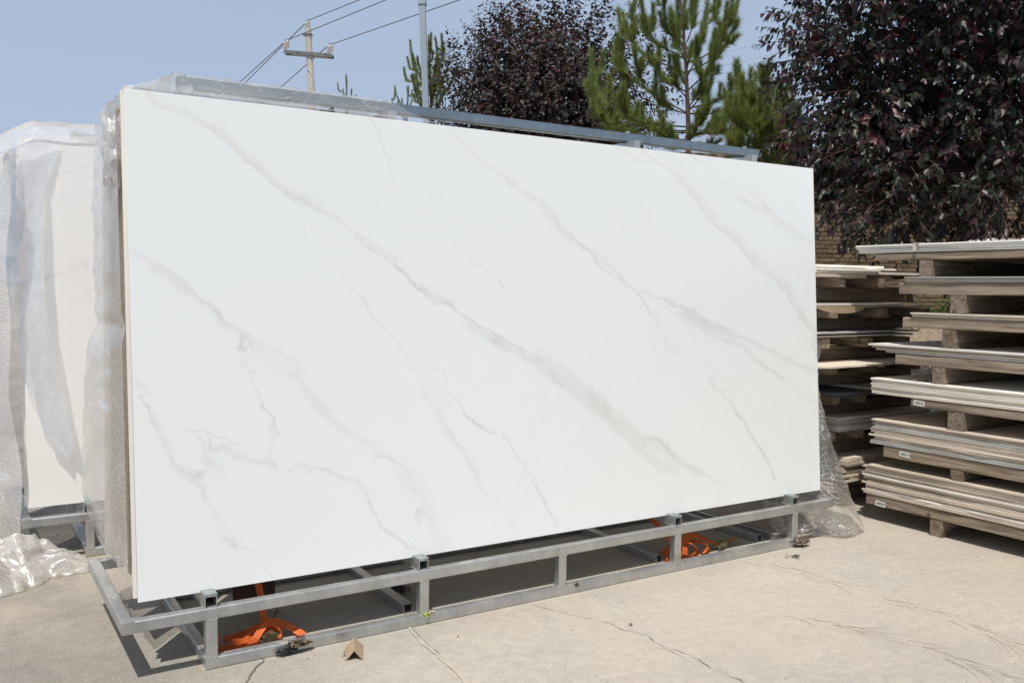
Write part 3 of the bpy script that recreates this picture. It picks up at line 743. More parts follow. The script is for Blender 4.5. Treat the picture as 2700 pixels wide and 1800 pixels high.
# crumple at its top
def lump(c, r, seed, amp=.35, nu=28, nv=20, sq=(1, 1, 1)):
    def f(u, v):
        t = u * 2 * math.pi; p = v * math.pi; d = Vector((math.cos(t) * math.sin(p) * sq[0], math.sin(t) * math.sin(p) * sq[1], math.cos(p) * sq[2]))
        k = r * (1 + amp * noise.fractal(Vector((d.x * 2.1, d.y * 2.1, d.z * 2.1)) + Vector((seed, 0, 0)), 1.0, 2.0, 4) * 1.4)
        return (c[0] + d.x * k, c[1] + d.y * k, c[2] + d.z * k)
    return grid_surface(f, nu, nv)
tag(lump((-.006, .285, 1.66), .07, 3, .5, sq=(.45, .9, 1.7)).build('plastic_wrap', M['film_heavy'], smooth=True), 'shiny crumpled knot of film at the top left corner of the near bundle', 'plastic wrap')
# top film from slab top edge over the ridge
def wrap_top(u, v):
    # u along rack, v from slab edge (0) to the ridge (0.72) and down behind it (1)
    xs = -.004 + u * 1.18; xr = .185 + u * .80
    if v < .70:
        k = v / .70; x = xs + (xr - xs) * k; y = .108 + (.272 - .108) * k; z = 1.846 + (1.943 - 1.846) * k - .016 * math.sin(math.pi * k) * (.4 + u)
    elif v < .80:
        k = (v - .70) / .10; x = xr; y = .272 + .055 * k; z = 1.943
    else:
        k = (v - .80) / .20; x = xr + (u * .06 - .17 * (1 - u)) * k; y = .327 + .21 * k; z = 1.943 - .11 * k
    q = abs(math.sin(min(1, v / .70) * math.pi)) + (.6 if v > .8 else 0)
    return (x + cross(u, v, .004) * q, y, z + cross(u * 2.5, v * .6, .0035, 1, 4) * q + .0008 * math.sin(u * 40))
tag(grid_surface(wrap_top, 80, 40).build('plastic_wrap', M['film_clear'], smooth=True), 'clear film stretched from the top of the veined slab over the ridge tube', 'plastic wrap')
def wrap_corner(u, v):
    a = Vector((-.006, .10, 1.842)); b = Vector((.185, .27, 1.943)); c = Vector((-.03, .50, 1.80)); d = Vector((.185, .33, 1.943))
    p = a.lerp(b, v).lerp(c.lerp(d, v), u)
    return (p.x + cross(u, v, .008), p.y, p.z - .012 * math.sin(math.pi * v) + cross(v, u, .008, 1, 3))
tag(grid_surface(wrap_corner, 24, 24).build('plastic_wrap', M['film_clear'], smooth=True), 'clear film pulled taut between slab corner and end of the ridge tube', 'plastic wrap')
def wrap_back(u, v):
    x = .2 + u * 1.45; z = 1.90 - v * .35 - .05 * u * v
    return (x, .42 + .12 * v + cross(u, v, .012, 1, 2), z - .07 * max(0, u - .72) * 2.2 * (1 - v))
tag(grid_surface(wrap_back, 40, 20).build('plastic_wrap', M['film'], smooth=True), 'greyish film hanging inside the rack below the ridge tube', 'plastic wrap')
# small black clip on top edge
b = MB(); c0 = Vector((.655, .16, 1.842)); b.box(c0.x, c0.x + .055, c0.y, c0.y + .02, c0.z, c0.z + .012, .001)
b.prof(c0 + Vector((.045, .0, .010)), c0 + Vector((.045, .02, .010)), [(-.012, 0), (.012, 0), (.004, .017), (-.002, .017)])
tag(b.build('edge_clip', M['weld']), 'small black plastic clip on the top edge behind the veined slab', 'clip')

# film at the right end, hanging and flaring to the ground
def wrap_right(u, v):
    # v 0 top, 1 bottom ; u 0 front .. 1 rear
    top = Vector((3.21, .03 + u * .55, .96 - .02 * u))
    us = [0, .12, .25, .42, .6, .8, 1]
    bx = interp(u, us, [3.12, 3.27, 3.45, 3.59, 3.67, 3.71, 3.64]); by = interp(u, us, [.12, -.10, -.06, .06, .17, .33, .55]); bz = interp(u, us, [.13, .015, .02, .02, .03, .03, .03])
    bot = Vector((bx, by, bz)); k = v ** .9
    p = Vector((top.x + (bot.x - top.x) * k, top.y + (bot.y - top.y) * v, top.z + (bot.z - top.z) * v))
    q = cross(u * .9, v * .5, .016, 1.0, 6) + .006 * math.sin(u * 16 + v * 4) * v
    return (p.x + q, p.y - q * .6, max(.006, p.z + cross(v, u, .01, 1, 2)))
tag(grid_surface(wrap_right, 70, 90).build('plastic_wrap', M['film_right'], smooth=True), 'transparent film skirt flaring from the right end of the slab down to the ground', 'plastic wrap')
def wrap_right_low(u, v):
    x = 3.02 + u * .34; yb = -.02 + .26 * u - .10 * math.exp(-((u - .85) / .12) ** 2)
    y = .22 - .30 * v * (.4 + .8 * u); z = .14 * (1 - v) ** 1.4 + .012 + .03 * max(0, fbm(u * 5, v * 5, 3))
    return (x + .03 * fbm(v * 4, u * 3, 1), y + .02 * fbm(u * 6, v * 4, 8), max(.006, z))
tag(grid_surface(wrap_right_low, 50, 40).build('plastic_wrap', M['film_right'], smooth=True), 'loose film tail lying on the ground beside the right post of the rack', 'plastic wrap')

# heavy drape at the left edge
def drape(u, v):
    # u: 0 rear .. 1 front(right boundary); v: 0 top .. 1 bottom
    z = 1.85 - v * 1.72
    ang = u
    cx = interp(u, [0, .25, .5, .75, 1], [.10, -.28, -.52, -.44, -.245])
    cy = interp(u, [0, .25, .5, .75, 1], [2.35, 2.25, 1.95, 1.60, 1.475])
    sh = interp(v, [0, .12, .3, .6, .85, 1], [-.30, -.02, .04, -.02, .05, .13])
    if u > .9: sh *= (1 - u) * 10
    cx -= sh * math.sin(math.pi * min(1, u)) * 1.0
    top = (1 - v) ** 3
    fold = .020 * math.sin(u * 42 + 3 * fbm(u * 3, v * 2.5, 5)) * (.35 + v) + cross(u * 1.4, v * 1.2, .035, 1.1, 3)
    z2 = z + .03 * top * math.sin(u * 9) - .22 * top * (1 - math.sin(math.pi * (.25 + .6 * u)))
    edge = min(1.0, (1 - u) * 9)
    if u > .8: cx += (u - .8) * 5 * (.012 * math.sin(v * 7 + 1) + .010 * math.sin(v * 17) + .03 * v - .02)
    return (cx + fold * .8 * edge, cy - fold * .6 * edge, z2)
tag(grid_surface(drape, 80, 110).build('plastic_wrap', M['film_heavy'], smooth=True), 'big milky crumpled film draped over the left rear rack', 'plastic wrap')
def drape_top(u, v):
    x = -.36 + u * .95; y = 1.60 + v * .30
    z = 1.868 + (.095 + .045 * u) * math.sin(v * math.pi * .62) - .30 * max(0, .24 - u) ** 1.2 * 2.4
    return (x, y, z + cross(u * 1.5, v, .012, 1, 7))
tag(grid_surface(drape_top, 50, 30).build('plastic_wrap', M['film_heavy'], smooth=True), 'crinkled film over the top of the left rear slab bundle', 'plastic wrap')
# puddle of film on the ground
def puddle(cx, cy, rx, ry, h, seed, rot=0.0, lean=0.0):
    def f(u, v):
        t = u * 2 * math.pi; r = v ** .8; k = 1 + .30 * noise.fractal(Vector((math.cos(t) * 1.4, math.sin(t) * 1.4, seed)), 1.0, 2.0, 4)
        x = math.cos(t) * rx * r * k; y = math.sin(t) * ry * r * k
        q = Vector((x / rx, y / ry, seed)); w1 = noise.noise_vector(q * 1.2); w2 = noise.noise_vector(q * 2.7 + Vector((3, 1, 5)))
        f1 = .5 + .5 * math.sin(5.5 * (q.x * .8 + q.y * .5) + w1.x * 7); f2 = .5 + .5 * math.sin(9 * (q.y * .9 - q.x * .6) + w1.y * 8 + w2.x * 3); f3 = .5 + .5 * math.sin(21 * (q.x * .5 + q.y) + w2.y * 9)
        z = h * (1 - r ** 2.4) * (.45 + .40 * f1 + .22 * f2 + .06 * f3) + (.012 * f1 + .010 * f2) * (1 - r * .6)
        xr = x * math.cos(rot) - y * math.sin(rot); yr = x * math.sin(rot) + y * math.cos(rot)
        return (cx + xr + w2.x * h * .16 * (1 - r), cy + yr + w2.y * h * .16 * (1 - r), .003 + max(0, z) * (1 if v < 1 else .1))
    return grid_surface(f, 170, 70)
tag(puddle(-.31, 1.34, .23, .27, .19, 2.2).build('plastic_wrap', M['film_heap'], smooth=True), 'crumpled heap of film on the ground at the far left', 'plastic wrap')
tag(puddle(-.12, 1.29, .17, .085, .07, 5.1, -.35).build('plastic_wrap', M['film_heap'], smooth=True), 'tail of crumpled film trailing on the concrete toward the near rack', 'plastic wrap')
tag(puddle(-.42, 1.62, .21, .26, .42, 8.7).build('plastic_wrap', M['film_heap'], smooth=True), 'bulging mass of film at the foot of the left rear rack', 'plastic wrap')
# hanging flap over slab two
def flap(u, v):
    z = interp(v, [0, .12, .42, .60, .80, 1], [1.845, 1.70, 1.35, 1.13, .85, .49])
    xr_ = interp(v, [0, .06, .16, .42, .60, .80, 1], [-.03, -.055, -.10, -.118, -.115, -.075, -.015])
    xl = interp(v, [0, .16, .6, .8, .9, 1], [-.26, -.262, -.252, -.212, -.17, -.045])
    x = xl + (xr_ - xl) * u
    y = 1.485 - .03 * math.sin(v * 3.0) - .012 * math.sin(u * 5 + v * 3) - .03 * v
    return (x, y + .10 * (z - .24) / 1.6 + cross(u, v * 2, .006, 1, 8), z - .04 * (1 - u) * (v > .93))
tag(grid_surface(flap, 24, 80).build('plastic_sheet', M['film_flap'], smooth=True), 'bluish translucent plastic flap hanging in a point over the left rear slab', 'plastic sheet')

# ------------------------------------------------------------------ straps
def strap_mesh(name, pts, wdir, width=.024, thick=.0016, parent=None, twist=None, smoothk=3):
    p = np.array(pts, float)
    for _ in range(smoothk):
        q = [p[0]]
        for a, b in zip(p[:-1], p[1:]): q += [a * .75 + b * .25, a * .25 + b * .75]
        q.append(p[-1]); p = np.array(q)
    n = len(p); me = bpy.data.meshes.new(name); V = []; F = []; UV = []
    W = [Vector(w_).normalized() for w_ in wdir]; s = 0
    for i in range(n):
        t = i / (n - 1) * (len(W) - 1); k = min(int(t), len(W) - 2); wv = W[k].lerp(W[k + 1], t - k)
        d = Vector(p[min(i + 1, n - 1)]) - Vector(p[max(i - 1, 0)]); d.normalize(); wv = (wv - d * wv.dot(d)).normalized(); nn = d.cross(wv)
        if i: s += float(np.linalg.norm(p[i] - p[i - 1]))
        c = Vector(p[i])
        for (a, b) in ((-.5, -.5), (.5, -.5), (.5, .5), (-.5, .5)): V.append(c + wv * a * width + nn * b * thick)
        if i:
            a0 = 4 * (i - 1); b0 = 4 * i
            for e in range(4): F.append((a0 + e, a0 + (e + 1) % 4, b0 + (e + 1) % 4, b0 + e))
    F += [(0, 1, 2, 3), (4 * n - 1, 4 * n - 2, 4 * n - 3, 4 * n - 4)]
    me.from_pydata([tuple(v) for v in V], [], F); me.materials.append(M['strap'])
    uv = me.uv_layers.new(name='UVMap'); vy = [0, 1, 1, 0]
    for pl in me.polygons:
        for li in pl.loop_indices:
            vi = me.loops[li].vertex_index; uv.data[li].uv = ((vi // 4) / n * s, vy[vi % 4])
    return link(bpy.data.objects.new(name, me), parent)
def ratchet(parent, loc, rz):
    e = []
    b = MB(); c, s = math.cos(rz), math.sin(rz)
    def tr(x, y, z): return (loc[0] + x * c - y * s, loc[1] + x * s + y * c, loc[2] + z)
    for yy in (-.014, .014):
        b.add([tr(x, yy + dy, z) for dy in (-.0015, .0015) for x, z in ((-.035, .002), (.03, .004), (.045, .02), (.03, .032), (-.02, .022))],
              [(0, 1, 2, 3, 4), (9, 8, 7, 6, 5)] + [(i, (i + 1) % 5, 5 + (i + 1) % 5, 5 + i) for i in range(5)])
    for x, z in ((-.025, .012), (.0, .014), (.033, .02)): b.cyl([tr(x, -.018, z), tr(x, .018, z)], .004, 8)
    b.cyl([tr(0, -.02, .016), tr(0, -.0165, .016)], .010, 12)
    return b.build('ratchet_buckle', M['brass'], parent)
e1 = empty('ratchet_strap', (.40, .12, 0)); tag(e1, 'orange ratchet strap heaped on the ground inside the rack, left pile', 'strap')
def rel(o, pts): return [(x - o.location.x, y - o.location.y, z) for x, y, z in pts]
Zv = (0, 0, 1)
strap_mesh('webbing', rel(e1, [(.245, .16, .075), (.275, .10, .035), (.26, .065, .015), (.29, .045, .014), (.34, .055, .02), (.40, .09, .045), (.45, .12, .06), (.50, .11, .04), (.535, .08, .018), (.55, .05, .01)]), [Zv, Zv, (0, .4, 1), (0, .5, 1), (0, .6, .8), (0, .7, .6), (0, .9, .4)], parent=e1)
strap_mesh('webbing', rel(e1, [(.36, .05, .012), (.32, .028, .016), (.295, .02, .024), (.30, .04, .036), (.33, .05, .030), (.37, .045, .018), (.40, .06, .05), (.43, .085, .066), (.47, .08, .05), (.475, .06, .02), (.44, .05, .012)]), [Zv, Zv, (.2, .1, 1), Zv, (0, .5, 1), (0, .8, .6), (0, .9, .4), (.3, .9, .3), (.5, .8, .3)], parent=e1)
strap_mesh('webbing', rel(e1, [(.25, .05, .012), (.28, .02, .014), (.33, .022, .012), (.39, .03, .012), (.45, .04, .014)]), [Zv, (0, .4, 1), (0, .4, 1)], parent=e1)
strap_mesh('webbing', rel(e1, [(.30, .14, .012), (.36, .135, .02), (.42, .11, .05), (.46, .09, .04), (.50, .10, .03), (.47, .14, .014), (.40, .15, .01)]), [Zv, (0, .5, 1), (0, .9, .4), (0, .5, 1)], parent=e1)
strap_mesh('webbing', rel(e1, [(.435, .13, .03), (.44, .16, .10), (.435, .19, .16), (.43, .25, .24)]), [(1, .2, 0), (1, .1, 0), (1, 0, 0)], parent=e1)
ratchet(e1, (.415 - e1.location.x, .045 - e1.location.y, .012), .3)
e2 = empty('ratchet_strap', (2.45, .12, 0)); tag(e2, 'orange ratchet strap heaped inside the rack near its right end', 'strap')
strap_mesh('webbing', rel(e2, [(2.24, .06, .012), (2.28, .02, .014), (2.33, .03, .018), (2.36, .07, .06), (2.42, .12, .085), (2.50, .13, .075), (2.56, .11, .04), (2.62, .09, .016)]), [Zv, (0, .5, 1), (0, .7, .7), (0, .8, .5), (0, .9, .4)], parent=e2, width=.03)
strap_mesh('webbing', rel(e2, [(2.26, .12, .012), (2.29, .09, .05), (2.36, .08, .085), (2.40, .06, .07), (2.41, .04, .03), (2.38, .03, .012), (2.32, .035, .01)]), [Zv, (0, .6, .8), (0, .9, .4), (.4, .8, .3), (0, .5, 1)], parent=e2, width=.03)
strap_mesh('webbing', rel(e2, [(2.43, .13, .05), (2.47, .10, .06), (2.49, .06, .05), (2.47, .04, .014), (2.43, .03, .010)]), [(.2, .9, .3), (.3, .9, .2), (.3, .8, .3), (0, .5, 1)], parent=e2, width=.03)
strap_mesh('webbing', rel(e2, [(2.33, .05, .02), (2.27, .10, .12), (2.22, .17, .20), (2.17, .24, .26)]), [(1, .2, .2), (1, .1, 0), (1, 0, 0)], parent=e2, width=.03)
strap_mesh('webbing', rel(e2, [(2.62, .09, .02), (2.70, .10, .035), (2.75, .11, .03)]), [(0, 1, 0), (0, .9, .3)], parent=e2, width=.012)
ratchet(e2, (2.60 - e2.location.x, .085 - e2.location.y, .012), .2)
b = MB(); b.box(2.60, 2.74, .098, .128, .030, .034, .002)
o = b.build('lever', simple('worn_green_paint', (.22, .25, .06), (.35, .33, .12), 20, .5)); o.parent = e2; o.location = (-2.45, -.12, 0)
# dark board standing inside the rack by the left strap
b = MB(); b.prof((.40, .40, .012), (.56, .40, .018), [(-.004, 0), (.004, 0), (.004, .16), (-.004, .16)], j=.002); tag(b.build('brown_board', simple('dark_brown_board', (.05, .022, .014), (.09, .04, .025), 8, .6)), 'dark brown board standing inside the rack above the left strap', 'board')

# ------------------------------------------------------------------ litter
def shred(cx, cy, cz, rx, ry, rz_, n, m, name, label, cat, seed, sc=.014):
    r = random.Random(seed); b = MB()
    for _ in range(n):
        t = r.uniform(0, 6.28); k = math.sqrt(r.random()); c = Vector((cx + math.cos(t) * rx * k, cy + math.sin(t) * ry * k, cz + rz_ * r.random() * (1.1 - k)))
        a = Vector((r.uniform(-1, 1), r.uniform(-1, 1), r.uniform(-.6, .6))).normalized(); u = a.cross(Vector((r.uniform(-1, 1), r.uniform(-1, 1), 1))).normalized(); L = sc * r.uniform(.5, 1.5); W_ = L * r.uniform(.25, .6)
        nn = a.cross(u) * L * r.uniform(-.3, .3)
        q = [c - a * L, c - a * L * .2 + u * W_ + nn, c + a * L, c + a * L * .1 - u * W_ + nn * .5, c + nn * 1.2]
        q = [Vector((v.x, v.y, max(.004, v.z))) for v in q]
        b.add(q, [(0, 1, 4), (1, 2, 4), (2, 3, 4), (3, 0, 4)])
    return tag(b.build(name, m), label, cat)
shred(.497, -.066, .028, .042, .010, .028, 120, M['litter'], 'dead_leaf_clump', 'brown shredded dead leaf clump caught on the lower rail', 'debris', 4)
shred(.452, -.068, .012, .036, .012, .022, 120, M['litter_dark'], 'burnt_rag_clump', 'blackish shredded clump hanging below the lower rail', 'debris', 5, .009)
shred(2.985, -.075, .022, .045, .018, .026, 150, M['litter'], 'dead_leaf_clump', 'dry curled leaf clump at the foot of the right end post', 'debris', 6, .013)
shred(.995, -.052, .036, .022, .010, .010, 60, simple('pale_crumb', (.45, .42, .30), (.60, .56, .42), 60, .8), 'husk_scrap', 'pale husk scrap on the lower rail by the second post', 'debris', 7, .008)
shred(.975, -.062, .034, .008, .006, .012, 26, simple('green_scrap', (.20, .32, .03), (.42, .48, .10), 60, .6), 'green_leaf_scrap', 'small green leaf scrap on the lower rail by the second post', 'debris', 8, .008)
shred(1.655, -.060, .030, .010, .006, .018, 30, M['litter'], 'dead_leaf_scrap', 'tiny dry twig scrap on the lower rail right of the middle post', 'debris', 9, .008)
shred(1.03, .30, .012, .045, .02, .04, 60, M['litter'], 'dead_leaf_clump', 'dry curled leaf lying in the shade under the slab', 'debris', 19, .02)
b = MB()
for _ in range(16):
    x, y = GZ(2085 + rnd.uniform(-22, 22), 1467 + rnd.uniform(-3, 5)); a = rnd.uniform(0, 3.14); L = rnd.uniform(.006, .02)
    b.cyl([(x - math.cos(a) * L, y - math.sin(a) * L, .003), (x, y, .006), (x + math.cos(a) * L, y + math.sin(a) * L, .003)], .0012, 5)
tag(b.build('twig_scrap', M['litter_dark']), 'small dark twig on the concrete in front of the right post', 'debris')
# loose pebbles and chips
b = MB()
for _ in range(260):
    x = rnd.uniform(-.5, 3.6); y = rnd.uniform(-1.7, -.09); r_ = abs(rnd.gauss(0, .0016)) + .0007
    if x > 3.0 and y > -.2: continue
    b.add([(x - r_, y, 0), (x, y - r_, 0), (x + r_, y, 0), (x, y + r_, 0), (x + r_ * .2, y, r_ * 1.1)], [(0, 1, 4), (1, 2, 4), (2, 3, 4), (3, 0, 4)])
tag(b.build('grit', M['litter']), 'scattered grit and dry crumbs on the concrete', kind='stuff')
# reddish dry leaf
shred(*GZ(1663, 1648), .004, .006, .006, .006, 6, simple('rust_leaf', (.22, .07, .03), (.32, .12, .05), 20, .8), 'dry_leaf', 'tiny rust red dry leaf on the open concrete', 'leaf', 33, .01)
# cardboard corner piece (tent)
b = MB(); a0 = Vector((.628, -.222, .0)); a1 = Vector((.672, -.118, .0)); d = (a1 - a0).normalized(); s = Vector((d.y, -d.x, 0)); t = .0028; h = .034; hw = .030
def pt(c, q, z): return c + s * q + Vector((0, 0, z))
prof = [(-hw, 0), (0, h), (hw, 0), (hw - t * 1.6, 0), (0, h - t * 1.6), (-hw + t * 1.6, 0)]
nseg = 8; vs = []; fs = []
for k in range(nseg + 1):
    c = a0.lerp(a1, k / nseg)
    for q, z in prof: vs.append(pt(c, q + rnd.uniform(-.0006, .0006), z + .001))
for k in range(nseg):
    for i in range(6): fs.append((k * 6 + i, k * 6 + (i + 1) % 6, k * 6 + 6 + (i + 1) % 6, k * 6 + 6 + i))
fs += [(0, 1, 4, 5), (1, 2, 3, 4), (nseg * 6 + 5, nseg * 6 + 4, nseg * 6 + 1, nseg * 6), (nseg * 6 + 4, nseg * 6 + 3, nseg * 6 + 2, nseg * 6 + 1)]
b.add(vs, fs); tag(b.build('cardboard_corner', M['card']), 'folded brown cardboard edge protector lying like a tent on the concrete', 'cardboard')
b = MB(); x, y = .600, -.185
b.add([(x, y, .004), (x + .012, y + .006, .012), (x + .022, y + .028, .016), (x + .014, y + .018, .008)], [(0, 1, 3), (1, 2, 3)])
tag(b.build('green_leaf', M['weed']), 'slim green leaf beside the cardboard edge protector', 'leaf')

# ------------------------------------------------------------------ pallets and sheets
timber_oct = lambda w_, h, c=.004: [(w_ / 2, -h / 2 + c), (w_ / 2, h / 2 - c), (w_ / 2 - c, h / 2), (-w_ / 2 + c, h / 2), (-w_ / 2, h / 2 - c), (-w_ / 2, -h / 2 + c), (-w_ / 2 + c, -h / 2), (w_ / 2 - c, -h / 2)]
def timber(parent, x, y, z, axis, L, w_, h, m=None, name='timber'):
    """a bar starting at x,y,z(bottom centre) and running along +axis"""
    b = MB(); d = Vector((1, 0, 0)) if axis == 'x' else Vector((0, 1, 0)); sg = -1 if L < 0 else 1
    p0 = Vector((x, y, z + h / 2)); b.prof(p0, p0 + d * L, timber_oct(w_, h), segs=7, j=.0012)
    return b.build(name, m or M['wood_' + axis], parent)
nums = ['topmost', 'second', 'third', 'fourth', 'fifth', 'sixth', 'lowest']
def sheet_obj(poly, z0, z1, m, label, group, ragged=0.0, name='stone_sheet', cat='sheet'):
    # polygon outline, with the visible edges broken into small uneven steps
    pts = []
    for i, (a, b_) in enumerate(zip(poly, poly[1:] + poly[:1])):
        a = Vector(a); b2 = Vector(b_); L = (b2 - a).length; k = max(1, int(L / (.12 if ragged else 5)))
        for q in range(k):
            p = a.lerp(b2, q / k)
            if ragged and q: p = p + Vector((rnd.uniform(-ragged, ragged), rnd.uniform(-ragged, ragged)))
            pts.append(p)
    n = len(pts); b = MB()
    b.add([(p.x, p.y, z0) for p in pts] + [(p.x, p.y, z1) for p in pts], [tuple(range(n - 1, -1, -1)), tuple(range(n, 2 * n))] + [(i, (i + 1) % n, n + (i + 1) % n, n + i) for i in range(n)])
    return tag(b.build(name, m), label, cat, group)
ordn = ['top', 'second', 'third', 'fourth', 'fifth', 'sixth', 'seventh', 'eighth', 'ninth', 'tenth', 'eleventh', 'twelfth', 'thirteenth', 'fourteenth', 'fifteenth', 'sixteenth']
# (timber z0,z1,y end) (bearer z0,y far,y near) sheets z0,z1,n,y end, materials, gap
R = [dict(t=(1.393, 1.431, .107), b=(1.309, -.148, -.218), s=(1.432, 1.477, 4, .225), m=['sheet_white', 'sheet_white', 'sheet_grey', 'sheet_grey'], rag=.001),
     dict(t=(1.219, 1.276, -.037), b=(1.128, -.323, -.402), s=(1.277, 1.307, 4, -.075), m=['sheet_grey', 'sheet_grey', 'sheet_cream', 'sheet_grey'], rag=.002),
     dict(t=(1.047, 1.099, -.067), b=(.953, -.287, -.36), s=(1.100, 1.125, 3, -.119), m=['sheet_cream', 'sheet_cream', 'sheet_cream'], rag=.001),
     dict(t=(.855, .907, -.027), b=(.771, -.24, -.305), s=(.908, .952, 4, .10), m=['sheet_white', 'sheet_brown', 'sheet_cream', 'sheet_grey'], rag=.001),
     dict(t=(.642, .684, -.134), b=(.552, -.336, -.42), s=(.685, .769, 9, .107), m=['sheet_white', 'sheet_white', 'sheet_cream'], rag=.002),
     dict(t=(.355, .415, .020), b=(.303, -.36, -.425), s=(.416, .550, 13, .095), m=['sheet_cream', 'sheet_brown', 'sheet_brown', 'sheet_grey', 'sheet_grey', 'sheet_cream', 'sheet_brown', 'sheet_cream'], rag=.006),
     dict(t=(.086, .140, .114), b=(0.0, -.262, -.328), s=(.141, .301, 15, .13), m=['sheet_brown', 'sheet_brown', 'sheet_cream', 'sheet_brown', 'sheet_brown', 'sheet_white', 'sheet_cream'], rag=.007)]
XR = 3.72
for li, L in enumerate(R):
    dx = [0, .004, .0, .006, -.002, .004, 0][li]
    e = empty('pallet', (XR + dx, L['t'][2], L['b'][0]))
    tag(e, f'{nums[li]} weathered wooden pallet in the near pile at the right edge', 'pallet', 'pallets in the near pile')
    tz0, tz1, ye = L['t']; bz, yf_, yn = L['b']; ox, oy, oz = e.location
    for k, xx in enumerate((.028, .60, 1.20, 1.80, 2.40)):  # extra unseen depth added behind so the gaps between sheets stay dark
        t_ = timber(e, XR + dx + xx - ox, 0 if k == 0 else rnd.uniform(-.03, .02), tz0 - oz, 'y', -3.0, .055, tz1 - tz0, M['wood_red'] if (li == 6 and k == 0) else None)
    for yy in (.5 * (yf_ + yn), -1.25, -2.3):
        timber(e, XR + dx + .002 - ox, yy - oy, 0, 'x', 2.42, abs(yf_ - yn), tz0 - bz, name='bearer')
    z0, z1, n, ys = L['s']; th = (z1 - z0) / n
    for k in range(n):
        zt = z1 - k * th; xo = XR + dx + rnd.uniform(-.005, .003) - (.008 if k == 0 else 0); yo = ys + rnd.uniform(-.008, .005)
        if li == 3: yo = [.133, .118, .09, .031][k]
        if li == 0: yo = [.23, .228, .215, .21][k]
        if li in (5, 6) : yo = ys + rnd.uniform(-.022, .018)
        if li == 5 and k == 0: yo = .096; 
        mm = L['m'][k % len(L['m'])]
        if li in (5, 6): xo += rnd.uniform(-.006, .006)
        sheet_obj([(xo, yo), (xo + 2.45, yo), (xo + 2.45, -2.95), (xo, -2.95)], zt - th + .0022, zt, M[mm],
                  f'{ordn[k] if k < n - 1 else "bottom"} stone sheet on the {nums[li]} pallet of the near pile', 'sheets stacked on the near pallets', L['rag'] * .55)
    if li in (4, 5, 6):
        word = {4: '20235', 5: '40019', 6: '40020'}[li]; ty = {4: -.150, 5: -.075, 6: .055}[li]; tzc = {4: .664, 5: .386, 6: .100}[li]
        b = MB(); b.box(-.0012, 0, -.030, .030, -.0135, .0135, 0)
        tg = b.build('number_tag', M['tag_white'], e); tg.location = (XR + dx - .0015 - ox, ty - .03 - oy, tzc - oz); tg.rotation_euler = (.05, 0, 0)
        cu = bpy.data.curves.new('num', 'FONT'); cu.body = '\u00b7' + word; cu.size = .019; cu.align_x = 'CENTER'; cu.align_y = 'CENTER'; cu.offset = .0004
        to = bpy.data.objects.new('num', cu); COL.objects.link(to); dg = bpy.context.evaluated_depsgraph_get(); dg.update()
        tm = bpy.data.meshes.new_from_object(to.evaluated_get(dg)); bpy.data.objects.remove(to)
        tm.materials.clear(); tm.materials.append(M['ink']); no = bpy.data.objects.new('number', tm); link(no, tg)
        no.matrix_local = Matrix(((0, 0, -1, -.0017), (-1, 0, 0, 0), (0, 1, 0, 0), (0, 0, 0, 1)))
# dry leaves and paper scraps on the open sheets
shred(3.78, -.16, .772, .05, .05, .012, 12, M['litter'], 'dead_leaf_scrap', 'dry leaf scraps on the sheets of the fifth pallet', 'debris', 41, .016)
shred(3.80, -.30, .552, .06, .10, .012, 16, M['litter'], 'dead_leaf_scrap', 'dry leaf scraps on the sheets of the sixth pallet', 'debris', 42, .016)
shred(3.76, -.50, 1.479, .02, .16, .012, 60, simple('white_chip', (.6, .56, .5), (.75, .72, .66), 30, .8), 'broken_chips', 'white broken chips on the top sheet of the near pile', 'debris', 43, .008)
# strap band round the top sheets
strap = MB(); strap.box(3.690, 3.7035, -.142, -.130, 1.436, 1.480, .001); strap.box(3.69, 3.9, -.150, -.138, 1.4795, 1.4812, .0005)
tag(strap.build('packing_band', simple('clear_band', (.50, .46, .38), (.62, .57, .5), 20, .4)), 'pale packing band over the top sheets of the near pile', 'band')

# rear pile
Lp = [dict(t=(1.253, 1.305, .330), b=(1.165, .45), xs=(3.730, 4.082, 4.50), bl=(3.60, 4.60)),
      dict(t=(1.079, 1.132, .330), b=(1.006, .47), xs=(3.672, 4.120, 4.517), bl=(3.58, 4.58)),
      dict(t=(.912, .965, .330), b=(.838, .45), xs=(3.626, 3.990, 4.355), bl=(3.55, 4.62)),
      dict(t=(.765, .812, .345), b=(.688, .47), xs=(3.70, 4.08, 4.48), bl=(3.62, 4.6)),
      dict(t=(.595, .640, .340), b=(.524, .46), xs=(3.74, 3.97, 4.45), bl=(3.62, 4.6)),
      dict(t=(.390, .440, .340), b=(.292, .46), xs=(3.70, 3.96, 4.45), bl=(3.62, 4.6)),
      dict(t=(.098, .152, .340), b=(0.0, .46), xs=(3.70, 4.1, 4.5), bl=(3.60, 4.6))]
for li, L in enumerate(Lp):
    tz0, tz1, y0 = L['t']; e = empty('pallet', (L['xs'][0], y0, L['b'][0]))
    tag(e, f'{nums[li]} weathered wooden pallet in the rear pile between slab and near pile', 'pallet', 'pallets in the rear pile')
    ox, oy, oz = e.location
    for k, xx in enumerate(L['xs']):
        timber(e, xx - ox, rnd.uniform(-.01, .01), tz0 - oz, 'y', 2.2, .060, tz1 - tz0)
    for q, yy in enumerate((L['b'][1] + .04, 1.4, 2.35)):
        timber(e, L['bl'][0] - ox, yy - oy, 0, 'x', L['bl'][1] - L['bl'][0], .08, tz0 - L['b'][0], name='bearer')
def rs(poly, z0, z1, m, lab, rag=.002): return sheet_obj(poly, z0, z1, M[m], lab, 'sheets stacked on the rear pallets', rag)
rs([(3.48, .31), (4.436, .325), (4.44, 1.3), (3.48, 1.5)], 1.328, 1.341, 'sheet_white', 'lower white sheet on the topmost pallet of the rear pile')
